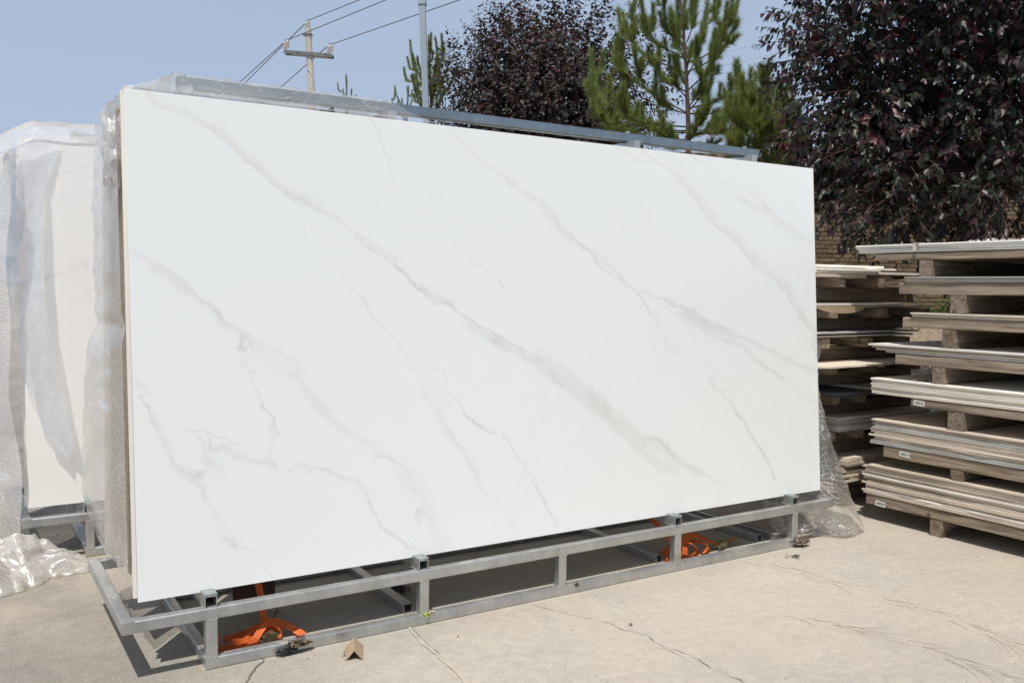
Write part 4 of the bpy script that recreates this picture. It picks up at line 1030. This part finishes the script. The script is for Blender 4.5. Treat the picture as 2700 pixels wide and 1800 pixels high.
rs([(3.50, .30), (4.02, .29), (4.06, .36), (4.00, 1.2), (3.45, 1.2)], 1.343, 1.357, 'sheet_white', 'broken middle white sheet on the topmost pallet of the rear pile')
rs([(4.02, .33), (4.23, .34), (4.10, .9), (3.95, .9)], 1.353, 1.363, 'sheet_white', 'short broken white piece on top of the rear pile')
rs([(3.45, .40), (4.171, .38), (4.15, 1.2), (3.45, 1.3)], 1.364, 1.377, 'sheet_white', 'uppermost white sheet on the rear pile')
rs([(3.50, .29), (3.95, .33), (4.1, .9), (3.5, 1.0)], 1.307, 1.325, 'sheet_cream', 'pale curled sheet under the white ones on the rear pile', .004)
rs([(3.5, .32), (4.31, .33), (4.33, 2.2), (3.5, 2.3)], 1.151, 1.163, 'sheet_white', 'top sheet on the second pallet of the rear pile')
rs([(3.5, .32), (4.50, .34), (4.55, 2.2), (3.5, 2.3)], 1.138, 1.149, 'sheet_brown', 'bottom sheet on the second pallet of the rear pile')
rs([(3.5, .31), (4.46, .33), (4.46, 2.2), (3.5, 2.3)], .995, 1.004, 'sheet_grey', 'top sheet on the third pallet of the rear pile')
rs([(3.5, .32), (4.40, .33), (4.40, 2.2), (3.5, 2.3)], .975, .985, 'sheet_cream', 'bottom sheet on the third pallet of the rear pile')
rs([(3.445, .155), (4.60, .185), (4.60, 1.6), (3.2, 1.6), (3.2, .32)], .824, .834, 'sheet_cream', 'wide sunlit cream sheet jutting out of the rear pile')
rs([(3.64, .30), (3.82, .26), (4.4, .32), (4.4, 2.0), (3.60, 2.0)], .655, .668, 'sheet_dark', 'upper dark grey sheet in the rear pile')
rs([(3.66, .31), (3.84, .27), (4.4, .33), (4.4, 2.0), (3.62, 2.0)], .641, .653, 'sheet_dark', 'lower dark grey sheet in the rear pile')
rs([(3.96, .30), (4.4, .30), (4.4, 1.2), (3.98, 1.2)], .670, .684, 'sheet_white', 'short pale sheet on the dark sheets of the rear pile')
for k in range(6): rs([(3.72 + rnd.uniform(-.01, .01), .32 + rnd.uniform(-.01, .01)), (4.6, .33), (4.6, 2.2), (3.72, 2.2)], .442 + k * .0135, .4543 + k * .0135, 'sheet_cream' if k % 2 else 'sheet_grey', f'{ordn[5 - k]} sheet on the sixth pallet of the rear pile', .003)
for k in range(10): rs([(3.80 + rnd.uniform(-.03, .03), .31 + rnd.uniform(-.02, .02)), (4.6, .33), (4.6, 2.2), (3.80, 2.2)], .154 + k * .0135, .1663 + k * .0135, 'sheet_brown' if k % 3 else 'sheet_cream', f'{ordn[9 - k]} sheet on the lowest pallet of the rear pile', .008)
# torn cardboard hanging below sheets
def torn(u, v):
    return (3.50 + u * .42, .315 - .02 * math.sin(u * 3), 1.149 - v * (.012 + .030 * math.sin(math.pi * min(1, max(0, (u - .05) / .95))) ** .6))
tag(grid_surface(torn, 16, 4).build('torn_cardboard', M['card']), 'torn tan cardboard sagging under the sheet of the second rear pallet', 'cardboard')
def torn2(u, v):
    return (4.12 + u * .28, .345 + v * .14, 1.327 - .042 * math.sin(math.pi * u) * (.5 + .5 * v) - .004)
tag(grid_surface(torn2, 14, 6).build('torn_cardboard', M['card']), 'brown paper sagging under the top sheets of the rear pile', 'cardboard')

# ------------------------------------------------------------------ brick wall
WD = Vector((.935, -.355, 0)).normalized(); WN = Vector((-WD.y, WD.x, 0)) * -1     # along, and outward normal
if WN.dot(CAM - P(2200, 650, 13.3)) < 0: WN = -WN
W0 = P(2200, 650, 13.3); W0.z = 0
wall = empty('brick_wall', W0); wall.rotation_euler = (0, 0, math.atan2(WD.y, WD.x))
tag(wall, 'weathered brown brick wall behind the pallets and the purple-leaved tree', 'wall')
# local frame: x along the wall, y is depth; face toward the camera is -y
sgn = -1
b = MB(); b.box(-7, 7, .018, .24, 0, 3.08, 0); b.build('mortar_core', M['mortar'], wall)
variants = []
for k in range(8):
    b = MB(); L_ = .240 if k < 5 else .115
    b.box(0, L_, -.004 + rnd.uniform(-.003, .004), .10, 0, .053, .0022); variants.append((L_, b.mesh('brick', M['brick'])))
bricks = []
rowz = 0; row = 0
while rowz < 3.02:
    x = -6.9 + (row % 2) * .09; i = 0
    while x < 6.8:
        k = rnd.randrange(5) if (i + row) % 2 == 0 or rnd.random() < .35 else 5 + rnd.randrange(3)
        bricks.append((x, rowz + rnd.uniform(-.002, .002), k)); x += variants[k][0] + .011; i += 1
    rowz += .0635; row += 1
# nearest the gap between slab and pile, where the wall is seen best
def bkey(q):
    return abs(q[0] - .55) * .8 + abs(q[1] - 1.95) * 1.3
bricks.sort(key=bkey)
for (x, z, k) in bricks[:300]:
    o = bpy.data.objects.new('brick', variants[k][1]); o.location = (x, rnd.uniform(-.006, .006), z); o.rotation_euler = (0, rnd.uniform(-.006, .006), rnd.uniform(-.012, .012)); link(o, wall)
b = MB()
for (x, z, k) in bricks[300:]:
    dy = rnd.uniform(-.006, .006); b.box(x, x + variants[k][0], -.004 + dy, .10, z, z + .053, .0022)
o = b.build('brick_courses', M['brick'], wall); o['kind'] = 'stuff'
b = MB(); b.box(-7, 7, -.05, .29, 3.082, 3.145, .004); b.build('coping', simple('coping_tan', (.22, .175, .12), (.32, .26, .18), 8, .9), wall)
# soil bank with weeds before the wall
def bank(u, v):
    p = W0 + WD * (-5 + u * 12) + WN * (.02 + v * 1.6); return (p.x, p.y, .80 * (1 - v ** 3) + .04 * fbm(u * 20, v * 4, 2) - .02)
tag(grid_surface(bank, 60, 8).build('soil_bank', M['soil']), 'low soil bank along the brick wall', kind='structure')

# ------------------------------------------------------------------ leaves
LT = np.array([(0, 0, 0), (.30, .40, .05), (.30, 0, -.03), (.30, -.40, .05), (.68, .33, .0), (.68, 0, -.06), (.68, -.33, .0), (1, 0, -.16)], float)
LF4 = np.array([(1, 4, 5, 2), (2, 5, 6, 3)]); LF3 = np.array([(0, 1, 2), (0, 2, 3), (4, 7, 5), (5, 7, 6)])
def leaf_cloud(name, C, A, Nn, L, Wd, tone, m, parent=None):
    """C base, A axis, Nn rough normal, lengths, widths"""
    A = A / np.linalg.norm(A, axis=1)[:, None]; S = np.cross(Nn, A); S /= (np.linalg.norm(S, axis=1)[:, None] + 1e-9); B = np.cross(A, S)
    V = C[:, None, :] + A[:, None, :] * (LT[None, :, 0:1] * L[:, None, None]) + S[:, None, :] * (LT[None, :, 1:2] * Wd[:, None, None]) + B[:, None, :] * (LT[None, :, 2:3] * L[:, None, None])
    n = len(C); off = (np.arange(n) * 8)[:, None, None]
    F4 = (LF4[None] + off).reshape(-1, 4); F3 = (LF3[None] + off).reshape(-1, 3)
    me = raw_mesh(name, V.reshape(-1, 3), [F4, F3], m, True, {'tone': np.repeat(tone, 8)})
    o = bpy.data.objects.new(name, me); return link(o, parent)
def unit(v): return v / (np.linalg.norm(v, axis=-1, keepdims=True) + 1e-9)
def broadleaf_tree(name, label, centre, radii, ntwig, nleaf, lsize, m, seed, trunk_base, bark, group=None, lump_amp=.22, droop=.5, single=0, extra=None, spikes=0, hole=0.0):
    rg = np.random.default_rng(seed); e = empty(name, trunk_base); tag(e, label, 'tree', group)
    tb = np.array(trunk_base); C0 = np.array(centre)
    ph = rg.uniform(0, 6.28, (6, 3)); fr = rg.uniform(1.5, 4.5, (6, 3))
    d = unit(rg.normal(size=(ntwig, 3)))
    lump = 1 + lump_amp * np.sum(np.sin(d @ fr.T * 1.3 + ph[:, 0]), axis=1) / 2.2
    r = (rg.random(ntwig) ** .42) * lump
    base = C0 + d * np.array(radii) * r[:, None] * .93
    dirv = unit(d * 1.0 + np.array([0, 0, .35]) + rg.normal(size=(ntwig, 3)) * .45)
    tl = rg.uniform(.5, 1.25, ntwig) * lsize * 5.0
    if spikes:
        k = rg.choice(np.where((d[:, 2] > .35) & (r > .8))[0], spikes); dirv[k] = unit(np.array([0, 0, 1.4]) + rg.normal(size=(len(k), 3)) * .25); tl[k] *= 1.5
    if extra is not None:
        eb, ed, el = extra; base = np.concatenate([base, eb]); dirv = np.concatenate([dirv, ed]); tl = np.concatenate([tl, el]); r = np.concatenate([r, np.ones(len(eb))])
    nt = len(base); T = np.tile((np.arange(nleaf) + .5) / nleaf, (nt, 1)) ** .85
    sag = np.array([0, 0, -1.0])
    pos = base[:, None, :] + dirv[:, None, :] * (T * tl[:, None])[..., None] + sag * ((T ** 2) * tl[:, None] * .30 * droop)[..., None]
    side = unit(np.cross(dirv, rg.normal(size=(nt, 3)))); side2 = np.cross(dirv, side)
    ang = (np.arange(nleaf) * 2.4)[None, :] + rg.uniform(0, 6.28, (nt, 1))
    out = side[:, None, :] * np.cos(ang)[..., None] + side2[:, None, :] * np.sin(ang)[..., None]
    A = unit(out * .75 + dirv[:, None, :] * .55 + np.array([0, 0, -droop * 1.5]) + rg.normal(size=out.shape) * .3).reshape(-1, 3)
    ow = unit(pos - C0)
    Nn = unit(np.array([0, 0, .75]) + ow * .75 + rg.normal(size=out.shape) * .45).reshape(-1, 3)
    L = (lsize * rg.uniform(.7, 1.25, (nt, nleaf)) * (1 - .45 * T ** 4)).reshape(-1); Wd = L * rg.uniform(.5, .66, len(L))
    upper = (dirv[:, 2:3] > .15) * (rg.random((nt, 1)) < .22)
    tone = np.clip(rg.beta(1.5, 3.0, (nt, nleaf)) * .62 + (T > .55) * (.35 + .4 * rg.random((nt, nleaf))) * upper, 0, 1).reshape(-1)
    C = pos.reshape(-1, 3)
    if single:
        cam_ = np.array(CAM); v = C - cam_; dep = v @ np.array(FF); px = 1350 + FPX * (v @ np.array(RR)) / dep; py = 900 - FPX * (v @ np.array(UU)) / dep
        sc = dep + 100 * ((px < 1960) | (px > 2700) | (py < 0) | (py > 640)); idx = np.argsort(sc)[:single]
        keep = np.ones(len(C), bool); keep[idx] = False
        for i in idx:
            a = Vector(A[i]); nn = Vector(Nn[i]); s = nn.cross(a).normalized(); bb = a.cross(s)
            me = LEAFV[rg.integers(len(LEAFV))]
            tq = int(min(4, tone[i] * 5)); me = LEAFV[tq]
            o = bpy.data.objects.new('leaf', me); link(o, e); l_ = float(L[i]); w2 = float(Wd[i])
            o.matrix_local = Matrix.Translation(Vector(C[i] - tb)) @ Matrix(((a.x * l_, s.x * w2, bb.x * l_, 0), (a.y * l_, s.y * w2, bb.y * l_, 0), (a.z * l_, s.z * w2, bb.z * l_, 0), (0, 0, 0, 1)))
        C, A, Nn, L, Wd, tone = C[keep], A[keep], Nn[keep], L[keep], Wd[keep], tone[keep]
    o = leaf_cloud('foliage', C - tb, A, Nn, L, Wd, tone, m, e); o['kind'] = 'stuff'
    # twigs
    b = MB(); sel = rg.choice(nt, min(nt, 900), replace=False) if extra is None else np.concatenate([np.arange(nt - len(extra[0]), nt), rg.choice(nt - len(extra[0]), 500, replace=False)])
    for i in sel:
        q = [Vector(base[i] - tb + dirv[i] * tl[i] * t + sag * t * t * tl[i] * .3 * droop) for t in (-.35, .2, .65, 1.0)]; b.cyl(q, [.004, .003, .002, .001], 4, False)
    ob = b.build('twigs', M['twig'], e); ob['kind'] = 'stuff'
    b = MB(); top = Vector(C0 - tb); b.cyl([(0, 0, -.02), (top.x * .1 + .03, top.y * .1, top.z * .35), (top.x * .5, top.y * .5, top.z * .65), (top.x, top.y, top.z)], [.075, .06, .05, .03], 10); b.build('trunk', bark, e)
    for k in range(9):
        i = rg.integers(nt); t0 = rg.uniform(.45, .95); p0 = Vector((top.x * t0, top.y * t0, top.z * t0)); p1 = Vector(base[i] - tb); mid = p0.lerp(p1, .5) + Vector((0, 0, .12))
        b = MB(); b.cyl([p0, mid, p1], [.026, .016, .006], 6); b.build('branch', bark, e)
    return e
LEAFV = []
for k in range(5):
    V = LT.copy(); me = raw_mesh('leaf', V, [LF4, LF3], M['leafR'], True, {'tone': np.full(8, .1 + .19 * k)}); LEAFV.append(me)
# right tree: outreaching twigs at its left side
ex_b = []; ex_d = []; ex_l = []
for (x0, y0, x1, y1) in ((2110, 60, 2005, 5), (2130, 90, 2060, 60), (2150, 110, 1990, 92), (2110, 130, 1985, 95), (2140, 160, 2010, 150), (2160, 190, 2000, 178), (2130, 200, 1992, 210), (2160, 230, 2010, 230), (2170, 260, 2010, 275), (2150, 300, 2050, 345), (2160, 320, 2070, 340), (2190, 350, 2060, 400), (2200, 400, 2080, 420), (2180, 20, 2070, -30),
                        (2260, 560, 2160, 560), (2280, 580, 2170, 600), (2290, 600, 2200, 640), (2330, 600, 2280, 660), (2380, 610, 2350, 665), (2240, 540, 2160, 520), (2420, 620, 2420, 670), (2440, 600, 2480, 650), (2300, 560, 2220, 600), (2350, 590, 2250, 650), (2460, 640, 2440, 700), (2480, 650, 2455, 705), (2400, 560, 2330, 620), (2520, 600, 2540, 650), (2600, 600, 2620, 655), (2260, 500, 2170, 490)):
    D = 7.9 + rnd.uniform(-.5, .5); p = P(x0, y0, D); q = P(x1, y1, D + rnd.uniform(-.3, .1)); ex_b.append(p); dd = q - p; ex_l.append(dd.length); ex_d.append(dd.normalized())
    for _ in range(1):
        p2 = p + Vector((rnd.uniform(-.08, .08), rnd.uniform(-.1, .1), rnd.uniform(-.08, .08))); ex_b.append(p2); ex_l.append(dd.length * .8); ex_d.append((dd.normalized() + Vector((rnd.uniform(-.3, .3), rnd.uniform(-.3, .3), rnd.uniform(-.35, .15)))).normalized())
for (px_, py_, D_, rx_, ry_, rz_, n_) in ((2350, 440, 8.2, .72, .6, .36, 260), (2240, 270, 8.3, .40, .5, .85, 110), (2220, 400, 8.3, .35, .4, .32, 90), (2600, 480, 8.0, .6, .6, .5, 170), (2250, 60, 8.3, .45, .5, .5, 70)):
    c_ = P(px_, py_, D_)
    for _ in range(n_):
        d_ = Vector((rnd.gauss(0, 1), rnd.gauss(0, 1), rnd.gauss(0, 1))).normalized(); k_ = rnd.random() ** .4
        ex_b.append(c_ + Vector((d_.x * rx_, d_.y * ry_, d_.z * rz_)) * k_); ex_l.append(rnd.uniform(.2, .42)); ex_d.append((d_ - RR * .25 + Vector((rnd.uniform(-.5, .5), rnd.uniform(-.5, .5), rnd.uniform(-.5, .5)))).normalized())
extra = (np.array([tuple(v) for v in ex_b]), np.array([tuple(v) for v in ex_d]), np.array(ex_l))
c = P(2590, 90, 8.6)
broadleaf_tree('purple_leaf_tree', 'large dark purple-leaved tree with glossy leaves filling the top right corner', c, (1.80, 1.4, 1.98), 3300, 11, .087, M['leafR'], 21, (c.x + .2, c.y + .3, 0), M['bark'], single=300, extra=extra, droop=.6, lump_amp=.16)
c = P(2250, 330, 8.8)
# middle tree
c = P(1440, 300, 16.0)
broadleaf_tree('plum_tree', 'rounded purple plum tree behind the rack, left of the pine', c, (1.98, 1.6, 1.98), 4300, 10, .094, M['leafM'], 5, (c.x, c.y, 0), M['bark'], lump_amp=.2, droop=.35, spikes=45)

# ------------------------------------------------------------------ pines
def needles_along(paths, L, dens, rg, wid=.0022, tilt=.92):
    V = []; T = []
    for pts, s0 in paths:
        pts = np.array(pts, float)
        seg = np.linalg.norm(np.diff(pts, axis=0), axis=1); cum = np.concatenate([[0], np.cumsum(seg)]); tot = cum[-1]
        n = int(dens * tot * (1 - s0)); 
        if n < 4: continue
        s = rg.uniform(s0, 1.0, n) * tot; i = np.clip(np.searchsorted(cum, s) - 1, 0, len(seg) - 1); f = (s - cum[i]) / seg[i]
        p = pts[i] + (pts[i + 1] - pts[i]) * f[:, None]; d = unit(pts[i + 1] - pts[i]); d = unit(d + np.array([0, 0, .25]))
        r = rg.normal(size=(n, 3)); side = unit(r - (r * d).sum(1)[:, None] * d)
        a = tilt * rg.uniform(.55, 1.35, n) * (1 - .45 * (s / tot)); dirn = unit(d * np.cos(a)[:, None] + side * np.sin(a)[:, None])
        ll = L * rg.uniform(.65, 1.15, n); w_ = unit(np.cross(dirn, rg.normal(size=(n, 3)))) * wid
        mid = p + dirn * ll[:, None] * .5 + np.array([0, 0, .004]); tip = p + dirn * ll[:, None] + np.array([0, 0, -.003])
        V.append(np.stack([p - w_ * .5, p + w_ * .5, tip], 1)); T.append(np.clip(rg.normal(.42, .2, n), 0, 1))
    V = np.concatenate(V); T = np.concatenate(T); return V, T
def pine(name, label, trunk, branches, D, needle, dens, seed, trunk_r, sub=3, wid=.0026, group='pines behind the rack'):
    rg = np.random.default_rng(seed); r = random.Random(seed)
    tp = [P(x, y, D) for x, y in trunk]; base = Vector((tp[0].x, tp[0].y, 0)); e = empty(name, base); tag(e, label, 'tree', group)
    pts = [Vector((base.x, base.y, -.02))] + tp; b = MB(); n = len(pts)
    b.cyl([p - base for p in pts], [trunk_r * (1.5 - 1.2 * i / (n - 1)) for i in range(n)], 9); b.build('trunk', M['pine_bark'], e)
    paths = []
    for br in branches:
        dz = r.uniform(-.75, .75) if len(br) > 2 or True else 0
        q = []; m = len(br)
        for i, (x, y) in enumerate(br): q.append(P(x, y, D + dz * (i / (m - 1)) ** .8))
        # smooth
        for _ in range(2):
            s_ = [q[0]]
            for a, c_ in zip(q[:-1], q[1:]): s_ += [a.lerp(c_, .25), a.lerp(c_, .75)]
            s_.append(q[-1]); q = s_
        L = sum((q[i + 1] - q[i]).length for i in range(len(q) - 1))
        bb = MB(); k = len(q); bb.cyl([p - base for p in q], [max(.003, trunk_r * .28 * (1 - i / (k - 1)) + .003) for i in range(k)], 6); bb.build('branch', M['pine_bark'], e)
        paths.append(([tuple(p - base) for p in q], .30 if L > .5 else .05))
        for j in range(sub if L > .45 else max(1, sub - 2)):
            t = r.uniform(.35, .92); i = int(t * (k - 2)); p = q[i]; d = (q[i + 1] - q[i]).normalized()
            side = Vector((r.uniform(-1, 1), r.uniform(-1, 1), r.uniform(-.2, .5))).normalized(); ln = L * r.uniform(.16, .34)
            s1 = p + (d * .5 + side * .8).normalized() * ln * .5; s2 = s1 + (d * .4 + side * .2 + Vector((0, 0, 1))).normalized() * ln * .6
            paths.append(([tuple(p - base), tuple(s1 - base), tuple(s2 - base)], .12))
    V, T = needles_along(paths, needle, dens, rg, wid)
    me = raw_mesh('needles', V.reshape(-1, 3), [np.arange(len(V) * 3).reshape(-1, 3)], M['needle'], False, {'tone': np.repeat(T, 3)})
    o = link(bpy.data.objects.new('needles', me), e); o['kind'] = 'stuff'; return e
pine('pine_tree', 'young green pine with upswept branches rising behind the middle of the ridge tube',
     [(1822, 520), (1815, 400), (1815, 330), (1812, 260), (1810, 200), (1803, 100), (1794, 0), (1788, -140)],
     [[(1812, 160), (1760, 130), (1722, 112), (1700, 60), (1688, -10)], [(1720, 112), (1700, 90), (1712, 50)], [(1812, 195), (1740, 165), (1695, 145), (1660, 105), (1641, 36)], [(1660, 130), (1650, 90), (1640, 60)],
      [(1815, 300), (1745, 262), (1700, 232), (1650, 195), (1625, 120)], [(1700, 232), (1682, 190), (1672, 135)], [(1670, 210), (1640, 180), (1628, 140)], [(1817, 345), (1720, 345), (1640, 310), (1590, 275), (1562, 215), (1559, 135)], [(1600, 290), (1575, 250), (1545, 225)], [(1600, 285), (1610, 240), (1612, 215)],
      [(1816, 335), (1740, 330), (1665, 318), (1640, 290), (1632, 255)], [(1816, 350), (1750, 350), (1690, 330), (1680, 300)], [(1640, 320), (1600, 330), (1585, 300)], [(1700, 340), (1650, 350), (1610, 345)],
      [(1812, 165), (1860, 150), (1895, 115), (1915, 60), (1938, -20)], [(1812, 190), (1860, 170), (1890, 140), (1905, 80), (1918, 10)], [(1895, 110), (1930, 90), (1945, 60)], [(1880, 150), (1925, 110), (1945, 95)], [(1812, 150), (1850, 100), (1862, 50), (1866, -10)],
      [(1812, 130), (1790, 80), (1785, 10), (1792, -40)], [(1808, 120), (1762, 90), (1750, 40), (1752, -20)], [(1812, 110), (1830, 60), (1822, 0)], [(1806, 100), (1800, 40), (1812, -30)], [(1812, 170), (1780, 110), (1772, 60)], [(1812, 200), (1840, 150), (1838, 100)], [(1812, 180), (1820, 140), (1850, 110)],
      [(1818, 290), (1845, 260), (1868, 235), (1885, 180)], [(1812, 240), (1850, 205), (1880, 170), (1890, 120)], [(1818, 285), (1880, 272), (1925, 245), (1943, 210)], [(1815, 285), (1850, 230), (1848, 190)], [(1900, 262), (1955, 255), (1965, 225)], [(1818, 300), (1900, 300), (1960, 285), (1970, 250)],
      [(1812, 245), (1770, 220), (1735, 190), (1728, 150)], [(1812, 260), (1780, 225), (1770, 180)], [(1815, 300), (1770, 290), (1735, 265), (1722, 230)], [(1812, 230), (1790, 190), (1775, 150)], [(1818, 350), (1880, 352), (1940, 345), (1965, 320)], [(1818, 345), (1850, 325), (1868, 290)], [(1818, 360), (1870, 345), (1890, 310)], [(1818, 370), (1760, 365), (1725, 340)], [(1818, 370), (1840, 340), (1835, 300)], [(1818, 360), (1900, 345), (1925, 305)], [(1700, 350), (1690, 370), (1660, 350)], [(1818, 380), (1770, 395), (1730, 370)], [(1818, 385), (1870, 390), (1900, 370)]],
     11.5, .115, 1350, 3, .030, 5, .0052)
pine('pine_tree', 'smaller bushy pine partly behind the purple tree, right of the ridge tube end',
     [(2000, 520), (1999, 420), (1997, 350), (1990, 280), (1995, 220)],
     [[(1998, 430), (1950, 420), (1915, 395)], [(1998, 400), (1930, 370), (1900, 335)], [(1998, 380), (1950, 330), (1915, 290)], [(1998, 350), (2060, 300), (2075, 240)], [(1998, 420), (2090, 420), (2135, 395)], [(1998, 360), (2070, 350), (2110, 310)], [(1998, 330), (2005, 260), (2012, 205), (2014, 180)], [(1998, 350), (2030, 310), (2048, 260), (2052, 235)], [(1998, 340), (1975, 280), (1962, 235), (1958, 222)], [(1998, 380), (2040, 350), (2070, 320), (2082, 295)], [(1998, 400), (2050, 395), (2080, 370), (2092, 340)], [(1998, 390), (1960, 350), (1940, 300), (1938, 270)], [(1998, 370), (1985, 300), (1980, 250)], [(2000, 410), (2030, 370), (2035, 320)], [(2000, 430), (2060, 430), (2100, 400)], [(2000, 440), (2040, 420), (2065, 380)], [(1998, 410), (1950, 400), (1925, 370)], [(1998, 360), (2015, 310), (2020, 260)], [(1998, 430), (2080, 425), (2120, 380)], [(2000, 420), (2010, 370), (2000, 320)]],
     10.6, .12, 1500, 9, .018, 9, .0052)
def spire(bx, by, tx, ty): return [(bx, by), ((bx + tx) / 2 - (tx - bx) * .2, (by + ty) / 2), (tx, ty + 10), (tx, ty)]
pine('pine_tree', 'slim far pine with candle-like shoots right beside the grey lamp post',
     [(1135, 420), (1135, 330), (1136, 250), (1134, 170)],
     [spire(1135, 300, 1152, 135), spire(1135, 310, 1171, 130), spire(1135, 280, 1131, 112), spire(1130, 300, 1092, 158), spire(1128, 310, 1101, 152), spire(1140, 330, 1182, 165), spire(1125, 330, 1086, 200), spire(1130, 320, 1110, 190), spire(1145, 330, 1195, 200), spire(1135, 320, 1145, 180), spire(1135, 320, 1160, 190), spire(1120, 340, 1097, 240), spire(1140, 340, 1170, 230)],
     19.0, .09, 1500, 12, .03, 3, .005)
pine('pine_tree', 'tips of a far pine just above the ridge tube left of the lamp post',
     [(1075, 420), (1070, 330), (1068, 280)],
     [spire(1072, 340, 1042, 235), spire(1072, 340, 1060, 262), spire(1072, 340, 1077, 228), spire(1070, 340, 1034, 262), spire(1072, 340, 1088, 250), spire(1072, 340, 1050, 265)],
     19.5, .06, 1300, 13, .02, 1, .004)
pine('pine_tree', 'single pine tip showing above the ridge tube right of the utility pole',
     [(914, 420), (914, 330), (914, 280)],
     [spire(914, 330, 914, 210), spire(914, 330, 905, 236), spire(914, 330, 927, 236), spire(914, 330, 910, 250)],
     20.0, .06, 1300, 14, .02, 1, .004)

# ------------------------------------------------------------------ poles and wires
def utility_pole():
    D = 26.0; top = P(812.5, 76, D); bot = P(826, 330, D); d = (bot - top).normalized(); base = top + d * (top.z / -d.z)
    e = empty('utility_pole', base); tag(e, 'tall round concrete utility pole with a steel crossarm and white insulators', 'utility pole')
    b = MB(); b.cyl([Vector((0, 0, 0)), top - base], [.155, .082], 16); b.build('shaft', M['pole_concrete'], e)
    l = P(750, 138.5, D) - base; r = P(878, 149, D) - base; off = -FF * .1; off.z = 0
    for s in (-1, 1):
        b = MB(); b.prof(l + off * s * 1.1, r + off * s * 1.1, [(-.035, -.05), (.035, -.05), (.035, -.035), (-.02, -.035), (-.02, .05), (-.035, .05)]); b.build('crossarm', M['steel_dark'], e)
    c = P(811, 92, D) - base; b = MB(); b.prof(c - RR * .13, c + RR * .13, [(-.11, -.02), (.11, -.02), (.11, .02), (-.11, .02)]); b.build('bracket', M['steel_dark'], e)
    ends = []
    for (x, y) in ((752, 131), (758.5, 127), (866.5, 141), (875, 138), (808.5, 80), (813.8, 75)):
        p = P(x, y, D) - base; b = MB(); pts = []; rr = []
        for k in range(5):
            z = k * .042; pts += [p + Vector((0, 0, z)), p + Vector((0, 0, z + .012)), p + Vector((0, 0, z + .026))]; rr += [.035, .062, .035]
        pts.append(p + Vector((0, 0, .225))); rr.append(.02); b.cyl(pts, rr, 10); b.build('insulator', M['ceramic'], e)
        ends.append(p + base + Vector((0, 0, .225)))
    return e, ends
pole, E_ = utility_pole()
def wire(a, b, sagv, rad, label, m='wire', n=26):
    pts = []
    for i in range(n + 1):
        t = i / n; p = a.lerp(b, t); p.z -= sagv * 4 * t * (1 - t); pts.append(p)
    q = MB(); q.cyl(pts, rad, 6); return tag(q.build('overhead_wire', M[m]), label, 'cable')
def Z_at(px, py, z):
    d = RR * ((px - 1350) / FPX) - UU * ((py - 900) / FPX) + FF; return CAM + d * ((z - CAM.z) / d.z)
wire(E_[5], P(1400, -180, 17.5), 0, .0105, 'black overhead wire from the pole top to the upper right')
wire(E_[1], P(1500, -196, 18), 0, .0105, 'black overhead wire from the left insulator crossing the pole to the upper right')
wire(E_[3], P(1520, -106, 18), 0, .0105, 'black overhead wire from the right insulator passing the lamp post')
wire(E_[4], P(430, 432, 60), 0, .014, 'black overhead wire from the pole top down to the lower left')
wire(E_[0], P(420, 408, 60), 0, .014, 'black overhead wire from the left insulator down to the lower left')
wire(E_[2], P(520, 424, 60), 0, .014, 'black overhead wire from the right insulator down to the lower left')
for i in range(3):
    wire(E_[2 * i] + Vector((0, 0, -.01)), E_[2 * i + 1] + Vector((0, 0, -.01)), -.06, .010, ['short wire loop over the left insulators', 'short wire loop over the right insulators', 'short wire loop over the pole top insulators'][i], n=6)
wire(P(1700, 190, 24), P(2250, 28, 30), .15, .004, 'upper thin grey wire between the pine and the purple tree', 'wire_grey')
wire(P(1700, 212, 24), P(2250, 78, 30), .15, .004, 'lower thin grey wire between the pine and the purple tree', 'wire_grey')
# lamp post
D = 10.0; t0 = P(1113.5, 14, D); t1 = P(1122.5, 275, D); d = (t1 - t0).normalized(); base = t0 + d * (t0.z / -d.z)
e = empty('lamp_post', base); tag(e, 'square grey-blue steel post with a wider sleeve at its top', 'post')
b = MB(); yaw = .55; u = Vector((math.sin(yaw), math.cos(yaw), 0)); b.tube(Vector((0, 0, 0)), t0 - base, .070, .070, r=.006, up=u); b.build('shaft', M['pole_paint'], e)
b = MB(); b.tube(t0 - base - (t1 - t0) * .0, t0 - base - d * 1.2, .092, .092, r=.006, up=u); b.build('sleeve', M['pole_paint'], e)

# ------------------------------------------------------------------ weeds by the wall
def weed(base, n, h, seed, label):
    rg = np.random.default_rng(seed); e = empty('weed', base); tag(e, label, 'weed')
    C = []; A = []; NN = []; L = []
    for s in range(n):
        d = unit(np.array([rg.uniform(-.6, .6), rg.uniform(-.6, .6), 1.0])); hh = h * rg.uniform(.5, 1)
        b = MB(); b.cyl([(0, 0, 0), tuple(d * hh)], [.004, .0015], 4); b.build('stem', M['weed'], e)
        for k in range(9):
            C.append(d * hh * (k + 1) / 9.5); a = rg.uniform(0, 6.28); A.append((math.cos(a), math.sin(a), .5)); NN.append((0, 0, 1)); L.append(rg.uniform(.04, .10))
    C = np.array(C); A = np.array(A); NN = np.array(NN, float) + rg.normal(size=(len(C), 3)) * .2; L = np.array(L)
    o = leaf_cloud('leaves', C, A, NN, L, L * .5, rg.random(len(C)), M['weed'], e); o['kind'] = 'stuff'
for k, (px, h, lab) in enumerate(((2425, .30, 'leafy green weed by the brick wall, leftmost of those seen through the pile'), (2455, .42, 'leafy green weed by the wall in the middle of the gap'), (2485, .42, 'leafy green weed by the wall beside the bearer'), (2405, .22, 'low green weed at the left end of the gap'), (2512, .30, 'green weed mostly hidden by the bearer'), (2440, .28, 'pale green weed in front of the others'))):
    p = P(px, 850, 11.2 + .25 * (k % 3)); p.z = .76; weed(p, 12, h + .08, 50 + k, lab)
